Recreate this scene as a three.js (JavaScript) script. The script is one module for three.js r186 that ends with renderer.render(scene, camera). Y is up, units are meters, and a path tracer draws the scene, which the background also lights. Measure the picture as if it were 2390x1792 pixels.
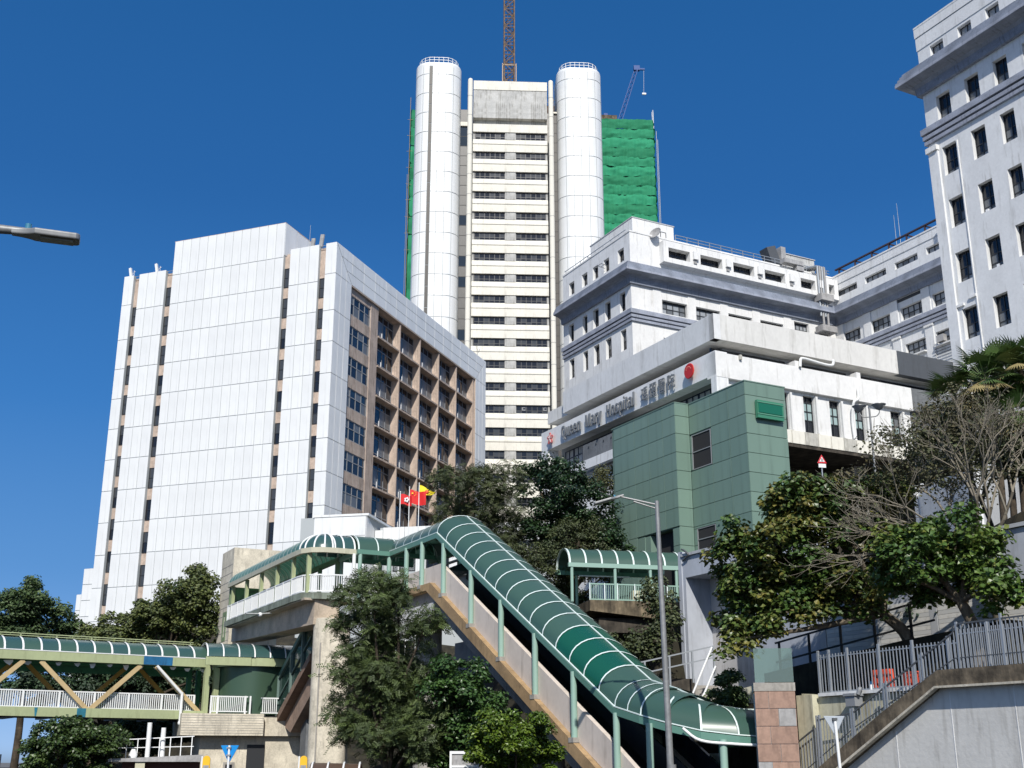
import * as THREE from 'three';
import { mergeGeometries, toCreasedNormals } from 'three/addons/utils/BufferGeometryUtils.js';
import { FontLoader } from 'three/addons/loaders/FontLoader.js';
import { TextGeometry } from 'three/addons/geometries/TextGeometry.js';

// ---------------------------------------------------------------- camera, sky, sun, exposure
const scene = new THREE.Scene();
const camera = new THREE.PerspectiveCamera(35.85, 1024 / 768, 0.5, 3000);
camera.position.set(0, 1.6, 0);
camera.rotation.set(THREE.MathUtils.degToRad(17.634), 0, 0);
const renderer = new THREE.WebGLRenderer({ antialias: true });
renderer.toneMapping = THREE.LinearToneMapping;
renderer.toneMappingExposure = 1.15;
renderer.shadowMap.enabled = true;

const SKY_W = 512, SKY_H = 256;
{
  // clear winter sky: deep blue above, paler towards the horizon, a little brighter to the west (left of the view)
  const data = new Float32Array(SKY_W * SKY_H * 4);
  const stops = [[-90, 0.10, 0.11, 0.11], [-4, 0.26, 0.32, 0.38], [0, 0.33, 0.50, 0.76], [3, 0.20, 0.385, 0.71], [8, 0.097, 0.265, 0.575], [16, 0.040, 0.178, 0.475], [26, 0.0205, 0.115, 0.345], [38, 0.0135, 0.094, 0.285], [60, 0.015, 0.085, 0.25], [90, 0.016, 0.078, 0.23]];
  const sunDir = new THREE.Vector3(0.0275, 0.6157, 0.7875).normalize();   // the sky is whiter close round the sun, behind the viewer
  for (let j = 0; j < SKY_H; j++) {
    const el = -90 + (j + 0.5) / SKY_H * 180;
    let k = 0; while (k < stops.length - 2 && stops[k + 1][0] < el) k++;
    const a = stops[k], b = stops[k + 1], t = Math.min(1, Math.max(0, (el - a[0]) / (b[0] - a[0])));
    for (let i = 0; i < SKY_W; i++) {
      const o = (j * SKY_W + i) * 4;
      const az = ((i + 0.5) / SKY_W - 0.5) * 2 * Math.PI, ce = Math.cos(el * Math.PI / 180);
      const cs = Math.max(0, ce * Math.cos(az) * sunDir.x + Math.sin(el * Math.PI / 180) * sunDir.y + ce * Math.sin(az) * sunDir.z), th = Math.acos(Math.min(1, cs)) * 180 / Math.PI;
      const glow = 0.9 * Math.exp(-th / 12) + 0.2 * cs * cs;
      for (let c = 0; c < 3; c++) data[o + c] = a[c + 1] + (b[c + 1] - a[c + 1]) * t + (el > 0 ? glow * [1.0, 0.98, 0.92][c] : 0);
      data[o + 3] = 1;
    }
  }
  const tex = new THREE.DataTexture(data, SKY_W, SKY_H, THREE.RGBAFormat, THREE.FloatType);
  tex.mapping = THREE.EquirectangularReflectionMapping;
  tex.magFilter = tex.minFilter = THREE.LinearFilter;
  tex.needsUpdate = true;
  scene.background = tex;
  scene.environment = tex;
}
const sun = new THREE.DirectionalLight(new THREE.Color(1.0, 0.955, 0.885), 4.1);
sun.position.set(0.0275 * 300, 0.6157 * 300, 0.7875 * 300 - 80);
sun.target.position.set(0, 0, -80);
sun.castShadow = true;
Object.assign(sun.shadow.camera, { left: -150, right: 150, top: 160, bottom: -160, near: 1, far: 700 });
sun.shadow.mapSize.set(4096, 4096);
scene.add(sun, sun.target);

// ---------------------------------------------------------------- helpers
let seed = 20240;
const rnd = () => { seed = (seed * 1664525 + 1013904223) >>> 0; return seed / 4294967296; };
const rr = (a, b) => a + (b - a) * rnd();
const pick = (a) => a[Math.floor(rnd() * a.length)];
const D2R = Math.PI / 180;
const V3 = (x, y, z) => new THREE.Vector3(x, y, z);

function metricUV(g) {
  const p = g.attributes.position, n = g.attributes.normal, uv = new Float32Array(p.count * 2);
  for (let i = 0; i < p.count; i++) {
    const ax = Math.abs(n.getX(i)), ay = Math.abs(n.getY(i)), az = Math.abs(n.getZ(i));
    if (ay > ax && ay > az) { uv[2 * i] = p.getX(i); uv[2 * i + 1] = p.getZ(i); }
    else if (ax > az) { uv[2 * i] = p.getZ(i); uv[2 * i + 1] = p.getY(i); }
    else { uv[2 * i] = p.getX(i); uv[2 * i + 1] = p.getY(i); }
  }
  g.setAttribute('uv', new THREE.BufferAttribute(uv, 2));
  return g;
}
// box from extents
function b6(x0, x1, y0, y1, z0, z1) {
  const g = new THREE.BoxGeometry(Math.abs(x1 - x0), Math.abs(y1 - y0), Math.abs(z1 - z0));
  g.translate((x0 + x1) / 2, (y0 + y1) / 2, (z0 + z1) / 2);
  return g;
}
const boxCache = new Map();
function gb(w, h, d) {               // shared box, lower left back corner at the origin of u,v and front at w=0
  const k = [w, h, d].map((v) => v.toFixed(3)).join();
  if (!boxCache.has(k)) boxCache.set(k, metricUV(b6(0, w, 0, h, -d, 0)));
  return boxCache.get(k);
}
function cyl(r0, r1, a, b, seg = 10, open = false) {      // tapered cylinder between two points
  const A = a.isVector3 ? a : V3(...a), B = b.isVector3 ? b : V3(...b), L = A.distanceTo(B);
  const g = new THREE.CylinderGeometry(r1, r0, L, seg, 1, open);
  g.translate(0, L / 2, 0);
  g.applyQuaternion(new THREE.Quaternion().setFromUnitVectors(V3(0, 1, 0), B.clone().sub(A).normalize()));
  g.translate(A.x, A.y, A.z);
  return g;
}
function bar(a, b, w, h) {           // rectangular bar between two points
  const A = V3(...a), B = V3(...b), dir = B.clone().sub(A), L = dir.length();
  const g = new THREE.BoxGeometry(w, h, L);
  const m = new THREE.Matrix4().lookAt(A, B, Math.abs(dir.y) > 0.98 * L ? V3(1, 0, 0) : V3(0, 1, 0));
  g.applyMatrix4(m); const c = A.add(B).multiplyScalar(0.5); g.translate(c.x, c.y, c.z);
  return g;
}
function tube(pts, r, seg = 6, n = 0) {
  return new THREE.TubeGeometry(new THREE.CatmullRomCurve3(pts.map((p) => (p.isVector3 ? p : V3(...p))), false, 'centripetal'), n || pts.length * 4, r, seg, false);
}
function strip(g) { const o = g.index ? g.toNonIndexed() : g; for (const k of Object.keys(o.attributes)) if (!['position', 'normal', 'uv'].includes(k)) o.deleteAttribute(k); return o; }
function merged(list) {
  if (!Array.isArray(list)) return list;
  if (list.length === 1) return list[0];
  return mergeGeometries(list.map((g) => { const o = strip(g.clone()); if (!o.attributes.uv) metricUV(o); return o; }));
}
function mesh(name, geo, mat, parent, keepUV = false) {
  const g = merged(geo);
  if (!keepUV && Array.isArray(geo)) metricUV(g);
  const m = new THREE.Mesh(g, mat);
  m.name = name; m.castShadow = m.receiveShadow = true;
  parent.add(m);
  return m;
}
const used = new Map();
function numbered(name) { const n = used.get(name) ?? 0; used.set(name, n + 1); return n ? `${name}_${String(n).padStart(3, '0')}` : name; }
function tag(o, label, category, group, kind) {
  if (label) o.userData.label = label; if (category) o.userData.category = category; if (group) o.userData.group = group; if (kind) o.userData.kind = kind;
  return o;
}
function thing(name, label, category, pos = [0, 0, 0], yaw = 0, group) {   // yaw: degrees; local X runs along (cos, 0, sin)
  const g = new THREE.Group(); g.name = numbered(name); g.position.set(...pos); g.rotation.y = -yaw * D2R; scene.add(g);
  return tag(g, label, category, group);
}
function nearer(t, k) { t.position.sub(camera.position).multiplyScalar(k).add(camera.position); t.scale.setScalar(k); return t; }
function solo(name, geo, mat, label, category, group) { const m = mesh(numbered(name), geo, mat, scene); return tag(m, label, category, group); }
function struct(name, geo, mat) { const m = mesh(name, geo, mat, scene); m.userData.kind = 'structure'; return m; }

// faces of a building: u along the wall, v up, w out of the wall
const FL = (x = 0, z = 0) => new THREE.Matrix4().makeTranslation(x, 0, z);
const FR = (x = 0, z = 0) => new THREE.Matrix4().makeBasis(V3(0, 0, -1), V3(0, 1, 0), V3(1, 0, 0)).setPosition(x, 0, z);
const tmpM = new THREE.Matrix4();
function put(parent, name, geo, mat, f, u = 0, v = 0, w = 0) {
  const m = new THREE.Mesh(geo, mat); m.name = name; m.castShadow = m.receiveShadow = true;
  tmpM.copy(f).multiply(new THREE.Matrix4().makeTranslation(u, v, w)).decompose(m.position, m.quaternion, m.scale);
  parent.add(m);
  return m;
}
function poly(points, depth, holes = []) {     // flat outline in u,v; front at w=0, back at w=-depth
  const s = new THREE.Shape(points.map((p) => new THREE.Vector2(...p)));
  for (const h of holes) s.holes.push(new THREE.Path([[h[0], h[2]], [h[0], h[3]], [h[1], h[3]], [h[1], h[2]]].map((p) => new THREE.Vector2(...p))));
  const g = new THREE.ExtrudeGeometry(s, { depth, bevelEnabled: false });
  g.translate(0, 0, -depth);
  return metricUV(g);
}
const rect = (u0, u1, v0, v1) => [[u0, v0], [u1, v0], [u1, v1], [u0, v1]];
// profile [[w, v], ...] swept along [[x, y, z], ...] with mitred corners; w is to the outside (left of the run seen from above)
function sweep(path, prof, closed = true, crease = 0.5, caps = true) {
  const n = path.length, pts = [];
  for (let i = 0; i < n; i++) {
    const dir = (a, b) => { const x = b[0] - a[0], z = b[2] - a[2], l = Math.hypot(x, z) || 1; return [x / l, z / l]; };
    const d0 = i > 0 ? dir(path[i - 1], path[i]) : dir(path[0], path[1]), d1 = i < n - 1 ? dir(path[i], path[i + 1]) : d0;
    const n0 = [-d0[1], d0[0]], n1 = [-d1[1], d1[0]];
    let mx = n0[0] + n1[0], mz = n0[1] + n1[1]; const q = (mx * n0[0] + mz * n0[1]) || 1; mx /= q; mz /= q;
    pts.push(prof.map(([w, v]) => [path[i][0] + mx * w, path[i][1] + v, path[i][2] + mz * w]));
  }
  const pos = [], m = prof.length, last = closed ? m : m - 1;
  const quad = (a, b, c, d) => pos.push(...a, ...b, ...c, ...a, ...c, ...d);
  for (let i = 0; i < n - 1; i++) for (let j = 0; j < last; j++) { const k = (j + 1) % m; quad(pts[i][j], pts[i][k], pts[i + 1][k], pts[i + 1][j]); }
  if (closed && caps) {
    const tri = THREE.ShapeUtils.triangulateShape(prof.map((p) => new THREE.Vector2(...p)), []);
    for (const e of [0, n - 1]) for (const t of tri) pos.push(...pts[e][t[0]], ...pts[e][t[1]], ...pts[e][t[2]]);
  }
  let g = new THREE.BufferGeometry(); g.setAttribute('position', new THREE.Float32BufferAttribute(pos, 3));
  g.computeVertexNormals();
  if (crease) g = toCreasedNormals(g, crease);
  return metricUV(g);
}

// ---------------------------------------------------------------- textures of stains, grain and dirt
function noiseGrid(n, s) { let q = s; const r = () => { q = (q * 1664525 + 1013904223) >>> 0; return q / 4294967296; }; return Float32Array.from({ length: n * n }, r); }
function makeNoise(s) {
  const gs = {};
  const g = (n) => gs[n] ??= noiseGrid(n, s * 77 + n);
  const val = (x, y, nx, ny) => {   // periodic value noise, nx by ny cells over the unit square
    const G = g(64), fx = x * nx, fy = y * ny, ix = Math.floor(fx), iy = Math.floor(fy), tx = fx - ix, ty = fy - iy;
    const sx = tx * tx * (3 - 2 * tx), sy = ty * ty * (3 - 2 * ty);
    const at = (i, j) => G[(((j % ny) + ny) % ny % 64) * 64 + (((i % nx) + nx) % nx % 64)];
    return (at(ix, iy) * (1 - sx) + at(ix + 1, iy) * sx) * (1 - sy) + (at(ix, iy + 1) * (1 - sx) + at(ix + 1, iy + 1) * sx) * sy;
  };
  return val;
}
function paintTex(size, fn, repX, repY, srgb = true) {
  const data = new Uint8Array(size * size * 4);
  for (let j = 0; j < size; j++) for (let i = 0; i < size; i++) {
    const c = fn(i / size, j / size), o = (j * size + i) * 4;
    for (let k = 0; k < 3; k++) data[o + k] = Math.max(0, Math.min(255, Math.round((Array.isArray(c) ? c[k] : c) * 255)));
    data[o + 3] = 255;
  }
  const t = new THREE.DataTexture(data, size, size, THREE.RGBAFormat);
  t.wrapS = t.wrapT = THREE.RepeatWrapping; t.magFilter = THREE.LinearFilter; t.minFilter = THREE.LinearMipmapLinearFilter; t.generateMipmaps = true;
  if (srgb) t.colorSpace = THREE.SRGBColorSpace;
  t.repeat.set(repX, repY); t.needsUpdate = true;
  return t;
}
const N1 = makeNoise(3), N2 = makeNoise(11), N3 = makeNoise(29);
const fbm = (f, x, y, n, m = n) => 0.5 * f(x, y, n, m) + 0.25 * f(x + 0.31, y + 0.17, 2 * n, 2 * m) + 0.15 * f(x + 0.7, y + 0.4, 4 * n, 4 * m) + 0.1 * f(x, y, 8 * n, 8 * m);
// faint blotches and long rain streaks on pale paint (near white, multiplies the paint colour)
const texPanel = paintTex(256, (x, y) => { const s = Math.max(0, fbm(N1, x, y, 24, 3) - 0.60) * 0.22, b = (fbm(N2, x, y, 4) - 0.5) * 0.06; const v = 0.97 + b - s; return [v, v, v * 1.0]; }, 1 / 9, 1 / 11);
const texPlaster = paintTex(512, (x, y) => {
  const s = Math.max(0, fbm(N1, x, y, 30, 5) - 0.60) * 0.42, b = (fbm(N2, x, y, 5) - 0.5) * 0.11, f = (N3(x, y, 60, 60) - 0.5) * 0.03;
  const v = 0.95 + b + f - s; return [v, v * (1 - s * 0.03), v * (1 - s * 0.1)];
}, 1 / 7, 1 / 9);
const texDirty = paintTex(512, (x, y) => {
  const s = Math.max(0, fbm(N2, x, y, 34, 4) - 0.54) * 0.7, b = (fbm(N1, x, y, 6) - 0.5) * 0.24, f = (N3(x, y, 64, 64) - 0.5) * 0.06;
  const v = 0.88 + b + f - s; return [v, v * (1 - s * 0.06), v * (1 - s * 0.16)];
}, 1 / 6, 1 / 6);
const texConcrete = paintTex(512, (x, y) => {
  const b = (fbm(N1, x, y, 5) - 0.5) * 0.26, f = (N3(x, y, 64, 64) - 0.5) * 0.08, s = Math.max(0, fbm(N2, x, y, 26, 5) - 0.58) * 0.5;
  const v = 0.87 + b + f - s; return [v, v * 0.995, v * 0.98];
}, 1 / 4, 1 / 4);
const texBump = paintTex(256, (x, y) => fbm(N3, x, y, 16), 1 / 1.5, 1 / 1.5, false);
const texRust = paintTex(512, (x, y) => {
  const b = fbm(N1, x, y, 7), s = fbm(N2, x, y, 30, 5), v = 0.62 + (b - 0.5) * 0.6 + (s - 0.5) * 0.35; return [v, v * 0.98, v * 0.93];
}, 1 / 3, 1 / 3);

const C = (r, g, b) => new THREE.Color(r, g, b);
function std(r, g, b, rough = 0.8, o = {}) { return new THREE.MeshStandardMaterial({ color: C(r, g, b), roughness: rough, metalness: 0, side: THREE.DoubleSide, ...o }); }
const M = {
  panel: [0, 1, 2, 3].map((i) => std(0.80 - i * 0.012, 0.815 - i * 0.012, 0.81 - i * 0.011, 0.38, { map: texPanel })),
  joint: std(0.40, 0.43, 0.44, 0.8),
  concPink: std(0.56, 0.455, 0.385, 0.88, { map: texDirty, bumpMap: texBump, bumpScale: 0.006 }),
  concPinkClean: std(0.62, 0.50, 0.425, 0.88, { map: texConcrete }),
  glass: std(0.012, 0.015, 0.022, 0.06),
  glassBlue: std(0.016, 0.028, 0.045, 0.05),
  glassMid: std(0.05, 0.055, 0.062, 0.12),
  curtain: std(0.30, 0.32, 0.34, 0.35),
  curtainDim: std(0.13, 0.14, 0.15, 0.3),
  frameDark: std(0.025, 0.027, 0.03, 0.45),
  frameGrey: std(0.24, 0.25, 0.26, 0.5),
  frameWhite: std(0.72, 0.73, 0.74, 0.5),
  cream: std(0.80, 0.775, 0.685, 0.85, { map: texPlaster, bumpMap: texBump, bumpScale: 0.004 }),
  creamDirty: std(0.66, 0.645, 0.58, 0.88, { map: texDirty }),
  creamGrey: std(0.60, 0.60, 0.575, 0.88, { map: texDirty }),
  linkGrey: std(0.075, 0.077, 0.08, 0.45, { map: texConcrete }),
  linkBrown: std(0.045, 0.04, 0.036, 0.5, { map: texConcrete }),
  whitePlaster: std(0.80, 0.80, 0.785, 0.88, { map: texPlaster, bumpMap: texBump, bumpScale: 0.004 }),
  whiteCool: std(0.78, 0.79, 0.79, 0.88, { map: texPlaster, bumpMap: texBump, bumpScale: 0.004 }),
  corniceBlue: std(0.30, 0.34, 0.43, 0.8, { map: texConcrete }),
  bandBlue: std(0.40, 0.44, 0.545, 0.8, { map: texConcrete }),
  greyPaint: std(0.47, 0.485, 0.50, 0.85, { map: texPlaster }),
  parapetGrey: std(0.70, 0.695, 0.67, 0.88, { map: texPlaster }),
  slate: std(0.075, 0.085, 0.10, 0.75, { map: texPlaster }),
  slateMid: std(0.20, 0.215, 0.235, 0.8, { map: texConcrete }),
  darkVoid: std(0.02, 0.02, 0.022, 0.9),
  green: [0, 1, 2].map((i) => std(0.175 - i * 0.008, 0.265 - i * 0.01, 0.215 - i * 0.008, 0.5, { map: texPanel })),
  greenJoint: std(0.12, 0.185, 0.145, 0.7),
  brownWall: std(0.13, 0.115, 0.10, 0.9, { map: texRust }),
  concWarm: std(0.78, 0.72, 0.60, 0.9, { map: texConcrete, bumpMap: texBump, bumpScale: 0.008 }),
  concGrey: std(0.45, 0.43, 0.40, 0.9, { map: texConcrete, bumpMap: texBump, bumpScale: 0.008 }),
  concBrown: std(0.30, 0.25, 0.19, 0.92, { map: texRust, bumpMap: texBump, bumpScale: 0.01 }),
  ochre: std(0.46, 0.315, 0.17, 0.9, { map: texConcrete }),
  parapetPink: std(0.70, 0.62, 0.545, 0.88, { map: texPlaster }),
  girder: std(0.33, 0.31, 0.29, 0.9, { map: texConcrete }),
  stairPink: std(0.40, 0.285, 0.225, 0.9, { map: texConcrete }),
  mint: std(0.27, 0.41, 0.345, 0.45),
  eaveGreen: std(0.105, 0.23, 0.18, 0.42),
  ribWhite: std(0.66, 0.76, 0.73, 0.5),
  olive: std(0.40, 0.45, 0.25, 0.6, { map: texPlaster }),
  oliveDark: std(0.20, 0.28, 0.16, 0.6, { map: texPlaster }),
  beigeTrim: std(0.55, 0.53, 0.40, 0.6, { map: texPlaster }),
  ochreSteel: std(0.56, 0.42, 0.22, 0.6, { map: texPlaster }),
  bluePaint: std(0.02, 0.17, 0.38, 0.55, { map: texConcrete }),
  tealPaint: std(0.03, 0.22, 0.32, 0.55, { map: texConcrete }),
  whiteSteel: std(0.76, 0.77, 0.76, 0.45),
  galv: std(0.33, 0.355, 0.38, 0.42, { metalness: 0.35 }),
  galvDark: std(0.10, 0.105, 0.11, 0.5, { metalness: 0.2 }),
  lampGrey: std(0.36, 0.37, 0.38, 0.45, { metalness: 0.3, map: texConcrete }),
  black: std(0.012, 0.012, 0.013, 0.6),
  bark: std(0.17, 0.135, 0.10, 0.95, { map: texRust, bumpMap: texBump, bumpScale: 0.02 }),
  barkPale: std(0.36, 0.31, 0.25, 0.95, { map: texRust, bumpMap: texBump, bumpScale: 0.02 }),
  wallLight: std(0.72, 0.705, 0.66, 0.9, { map: texPlaster, bumpMap: texBump, bumpScale: 0.005 }),
  pinkTile: [0, 1, 2].map((i) => std(0.42 + i * 0.03, 0.27 + i * 0.02, 0.21 + i * 0.015, 0.7, { map: texConcrete })),
  greyTile: std(0.44, 0.44, 0.45, 0.7, { map: texConcrete }),
  creamWall: std(0.68, 0.65, 0.48, 0.9, { map: texDirty }),
  orange: std(0.70, 0.085, 0.035, 0.5),
  ground: std(0.20, 0.195, 0.185, 0.95, { map: texConcrete }),
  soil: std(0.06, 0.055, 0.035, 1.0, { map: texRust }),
};
const polycarb = (r, g, b, tr = 0.4, ro = 0.35) => new THREE.MeshPhysicalMaterial({ color: C(r, g, b), roughness: ro, transmission: tr, thickness: 0, side: THREE.DoubleSide });
M.roofGreen = [polycarb(0.062, 0.135, 0.105, 0.3), polycarb(0.058, 0.127, 0.10, 0.3), polycarb(0.067, 0.142, 0.11, 0.3)];
M.roofGreenNew = polycarb(0.012, 0.125, 0.08, 0.34, 0.25);
M.roofTeal = polycarb(0.055, 0.13, 0.125, 0.34, 0.22);

// a window: dark frame bars as its own mesh, each pane a child
const winCache = new Map();
function win(parent, f, u0, u1, v0, v1, w, { cols = 2, rows = 2, frame = M.frameDark, ft = 0.07, panes = null, rowAt = null, name = 'window' } = {}) {
  const W = u1 - u0, H = v1 - v0, key = [W.toFixed(2), H.toFixed(2), cols, rows, ft, rowAt].join();
  const ys = rowAt ? [0, ...rowAt.map((t) => t * H), H] : Array.from({ length: rows + 1 }, (_, i) => (i / rows) * H);
  const xs = Array.from({ length: cols + 1 }, (_, i) => (i / cols) * W);
  if (!winCache.has(key)) {
    const gs = [];
    xs.forEach((x, i) => { const q = i === 0 ? ft / 2 : i === cols ? W - ft / 2 : x; gs.push(b6(q - ft / 2, q + ft / 2, 0, H, -0.08, 0)); });
    ys.forEach((y, i) => { const q = i === 0 ? ft / 2 : i === ys.length - 1 ? H - ft / 2 : y; gs.push(b6(0.002, W - 0.002, q - ft / 2, q + ft / 2, -0.075, -0.004)); });
    winCache.set(key, metricUV(merged(gs)));
  }
  const m = put(parent, name, winCache.get(key), frame, f, u0, v0, w);
  for (let i = 0; i < cols; i++) for (let j = 0; j < ys.length - 1; j++) {
    const pm = panes ? panes(i, j, cols, ys.length - 1) : M.glass;
    if (!pm) continue;
    const p = new THREE.Mesh(gb(xs[i + 1] - xs[i] - 0.01, ys[j + 1] - ys[j] - 0.01, 0.02), pm);
    p.name = 'pane'; p.castShadow = p.receiveShadow = true; p.position.set(xs[i] + 0.005, ys[j] + 0.005, -0.05); m.add(p);
  }
  return m;
}
const darkish = () => (rnd() < 0.72 ? M.glass : rnd() < 0.5 ? M.glassMid : M.curtainDim);
const blinds = (i, j, c, r) => (j === r - 1 ? M.glass : rnd() < 0.62 ? M.curtain : rnd() < 0.5 ? M.curtainDim : M.glass);

// ---------------------------------------------------------------- ground and hillside
const YQ = 62.4436, S0 = [-4.018, -63.874];                 // street grid shared by the hospital, the escalator and the walls
const qd = [Math.cos(YQ * D2R), Math.sin(YQ * D2R)];
const toWorld = (X, Z) => [S0[0] + X * qd[0] - Z * qd[1], S0[1] + X * qd[1] + Z * qd[0]];
const toGrid = (x, z) => [(x - S0[0]) * qd[0] + (z - S0[1]) * qd[1], -(x - S0[0]) * qd[1] + (z - S0[1]) * qd[0]];
const sstep = (a, b, t) => { const k = Math.min(1, Math.max(0, (t - a) / (b - a))); return k * k * (3 - 2 * k); };
function groundY(x, z) {
  const dist = Math.hypot(x, z), [X, Z] = toGrid(x, z);
  let h = -1.0 * sstep(15, 40, dist);
  if (z > -20) return h;
  if (X < 9.5) h = Math.max(h, -1 + 10.9 * sstep(-6, -11.5, Z) * sstep(-45, -18, X));
  else if (Z < -12.6) h = Math.max(h, 10.9);
  const far = 13 * sstep(84, 112, dist) * sstep(-0.40, -0.31, x / Math.max(1, -z));
  return Math.max(h, far);
}
struct('ground', [(() => { const g = new THREE.PlaneGeometry(6000, 6000); g.rotateX(-Math.PI / 2); g.translate(0, -1.9, 0); return g; })()], M.ground);
{
  const nx = 150, nz = 190, g = new THREE.PlaneGeometry(300, 380, nx, nz); g.rotateX(-Math.PI / 2); g.translate(0, 0, -150);
  const p = g.attributes.position;
  for (let i = 0; i < p.count; i++) p.setY(i, groundY(p.getX(i), p.getZ(i)) + (Math.hypot(p.getX(i), p.getZ(i)) > 45 ? (N1(i * 0.013, i * 0.0071, 40, 40) - 0.5) * 0.12 : 0));
  g.computeVertexNormals();
  const m = mesh('hillside', metricUV(g), M.soil, scene); m.userData.kind = 'structure';
}

{
  const [x, z] = toWorld(26, -8.0), m = mesh('terrace_ground', [b6(-9, 12, -1.5, 3.9, -1.6, 1.6)], M.soil, scene); m.position.set(x, 0, z); m.rotation.y = -YQ * D2R; m.userData.kind = 'structure'; nearer(m, 0.94);
}

// ---------------------------------------------------------------- white panel block with the concrete grid
{
  const t = thing('panel_building', 'white panel-clad hospital block with a recessed concrete window grid on its side', 'building', [-19.355, 0, -120.455], 20.6255);
  const L = FL(), R = FR();
  const levels = [52, 48.4, 44.8, 41.2, 37.6, 34, 30.4, 26.8, 23.2, 19.6, 16, 12.4];
  mesh('core', [b6(-28.3, -1.35, 0, 55.8, -43.9, -0.42), b6(-27.9, -0.3, 0, 12.4, -43, -0.2)], M.concPinkClean, t);
  // plinth of joints behind the cladding
  const back = [];
  for (const [a, b, top] of [[-28.5, -27.1, 56.4], [-26.33, -22.55, 56.4], [-21.65, -6.72, 59.8], [-5.9, -2.19, 56.4], [-1.38, -0.1, 56.4]]) back.push(b6(a + 0.03, b - 0.03, 10, top, -0.43, -0.06));
  back.push(b6(-21.62, -6.78, 55.5, 59.78, -16, -0.44), b6(-28.48, -28.3, 10, 56.4, -44, -0.43));
  back.push(b6(-1.3, -0.07, 10, 56.38, -3.78, -0.44), b6(-1.0, -0.07, 52.7, 56.38, -40.5, -3.79), b6(-1.3, -0.07, 10, 56.38, -44.2, -40.45));
  mesh('cladding_frame', back, M.joint, t);
  mesh('parapet', [b6(-28.4, -21.7, 55.8, 56.1, -44, -0.5), b6(-6.6, -1.2, 55.8, 56.1, -44, -0.5), b6(-21.6, -6.6, 55.8, 56.1, -44, -16.1), b6(-21.7, -6.72, 59.8, 59.9, -16, -0.02)], M.concPinkClean, t);
  const gap = 0.035;
  const panel = (f, u0, u1, v0, v1, nm = 'wall_panel') => put(t, nm, gb(u1 - u0 - 2 * gap, v1 - v0 - 2 * gap, 0.06), pick(M.panel), f, u0 + gap, v0 + gap, rr(-0.006, 0.004));
  const column = (f, us, tops, from, nm) => {
    for (let c = 0; c < us.length - 1; c++) { let y = tops[0]; for (const v of tops.slice(1)) { panel(f, us[c], us[c + 1], v, y, nm); y = v; } }
  };
  const lin = (a, b, n) => Array.from({ length: n + 1 }, (_, i) => a + (b - a) * i / n);
  column(L, [-28.5, -27.1], [56.45, 52.72, ...levels.slice(1)]);
  column(L, lin(-26.33, -22.55, 3), [56.45, ...levels]);
  column(L, lin(-21.65, -6.72, 13), [59.88, 55.62, ...levels]);
  column(L, lin(-5.9, -2.19, 3), [56.45, ...levels]);
  column(L, [-1.38, 0], [56.45, 52.72, ...levels.slice(1)]);
  const side = FR(-6.72, 0);
  for (let i = 0; i < 6; i++) panel(side, 0.05 + i * 2.6, 0.05 + (i + 1) * 2.6, 55.9, 59.88, 'penthouse_panel');
  // right-hand face: picture-frame of cladding with mitred corners
  const mitre = (pts) => put(t, 'frame_panel', poly(pts, 0.06), pick(M.panel), R, 0, 0, 0);
  const g = gap, W = 44.3, c3 = lin(0, 3.75, 3);
  for (let c = 0; c < 3; c++) {
    const a = c3[c] + g, b = c3[c + 1] - g;
    mitre([[a, 52.72 + g], [b, 52.72 + g], [b, 56.45 - b - 0.06], [a, 56.45 - a - 0.06]]);
    let y = 52.72; for (const v of levels.slice(1)) { panel(R, c3[c], c3[c + 1], v, y, 'frame_panel'); y = v; }
    const A = W - c3[c + 1] + g, B = W - c3[c] - g;
    mitre([[A, 52.72 + g], [B, 52.72 + g], [B, 56.45 - (W - B) - 0.06], [A, 56.45 - (W - A) - 0.06]]);
    y = 52.72; for (const v of levels.slice(1)) { panel(R, W - c3[c + 1], W - c3[c], v, y, 'frame_panel'); y = v; }
  }
  for (let k = 0; k < 3; k++) {
    const v1 = 56.45 - k * 1.25 - g, v0 = 56.45 - (k + 1) * 1.25 + g, cuts = [];
    for (let u = 3.75; u < 41; u += 2.833) cuts.push(u);
    const e0 = [56.45 - v0 + 0.05, 56.45 - v1 + 0.05], edge = [e0[0], ...cuts.filter((u) => u > e0[0] + 1 && u < W - e0[0] - 1), W - e0[0]];
    for (let i = 0; i < edge.length - 1; i++) {
      const first = i === 0, last = i === edge.length - 2;
      mitre([[edge[i] + g, v0], [edge[i + 1] - g, v0], [last ? W - e0[1] - g : edge[i + 1] - g, v1], [first ? e0[1] + g : edge[i] + g, v1]]);
    }
  }
  mesh('frame_lining', [b6(-1.3, -0.02, 52.56, 52.72, -40.5, -3.78), b6(-1.3, -0.02, 10, 52.56, -40.52, -40.42)], M.concPinkClean, t);
  // first bay: strip windows between concrete spandrels, then the egg-crate bays
  put(t, 'pier', metricUV(b6(0, 1.82, 0, 42.4, -0.75, 0)), M.concPink, R, 9.06, 10.1, -0.22);
  for (let k = 0; k < 9; k++) {
    const top = 51.72 - 3.6 * k;
    if (top < 16) break;
    put(t, 'spandrel', gb(5.25, 1.33, 0.5), M.concPink, R, 3.78, top - 2.25 - 1.34, -0.3);
    win(t, R, 3.8, 9.04, top - 2.25, top, -0.36, { cols: 4, rows: 2, frame: M.frameGrey, ft: 0.1, rowAt: [0.58], panes: (i, j) => (rnd() < 0.3 ? M.glassBlue : rnd() < 0.6 ? M.glass : M.curtainDim) });
    for (const q of [5.08, 6.38, 7.7]) put(t, 'spandrel_joint', gb(0.05, 1.3, 0.02), M.concGrey, R, q, top - 2.25 - 1.33, -0.285);
  }
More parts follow.
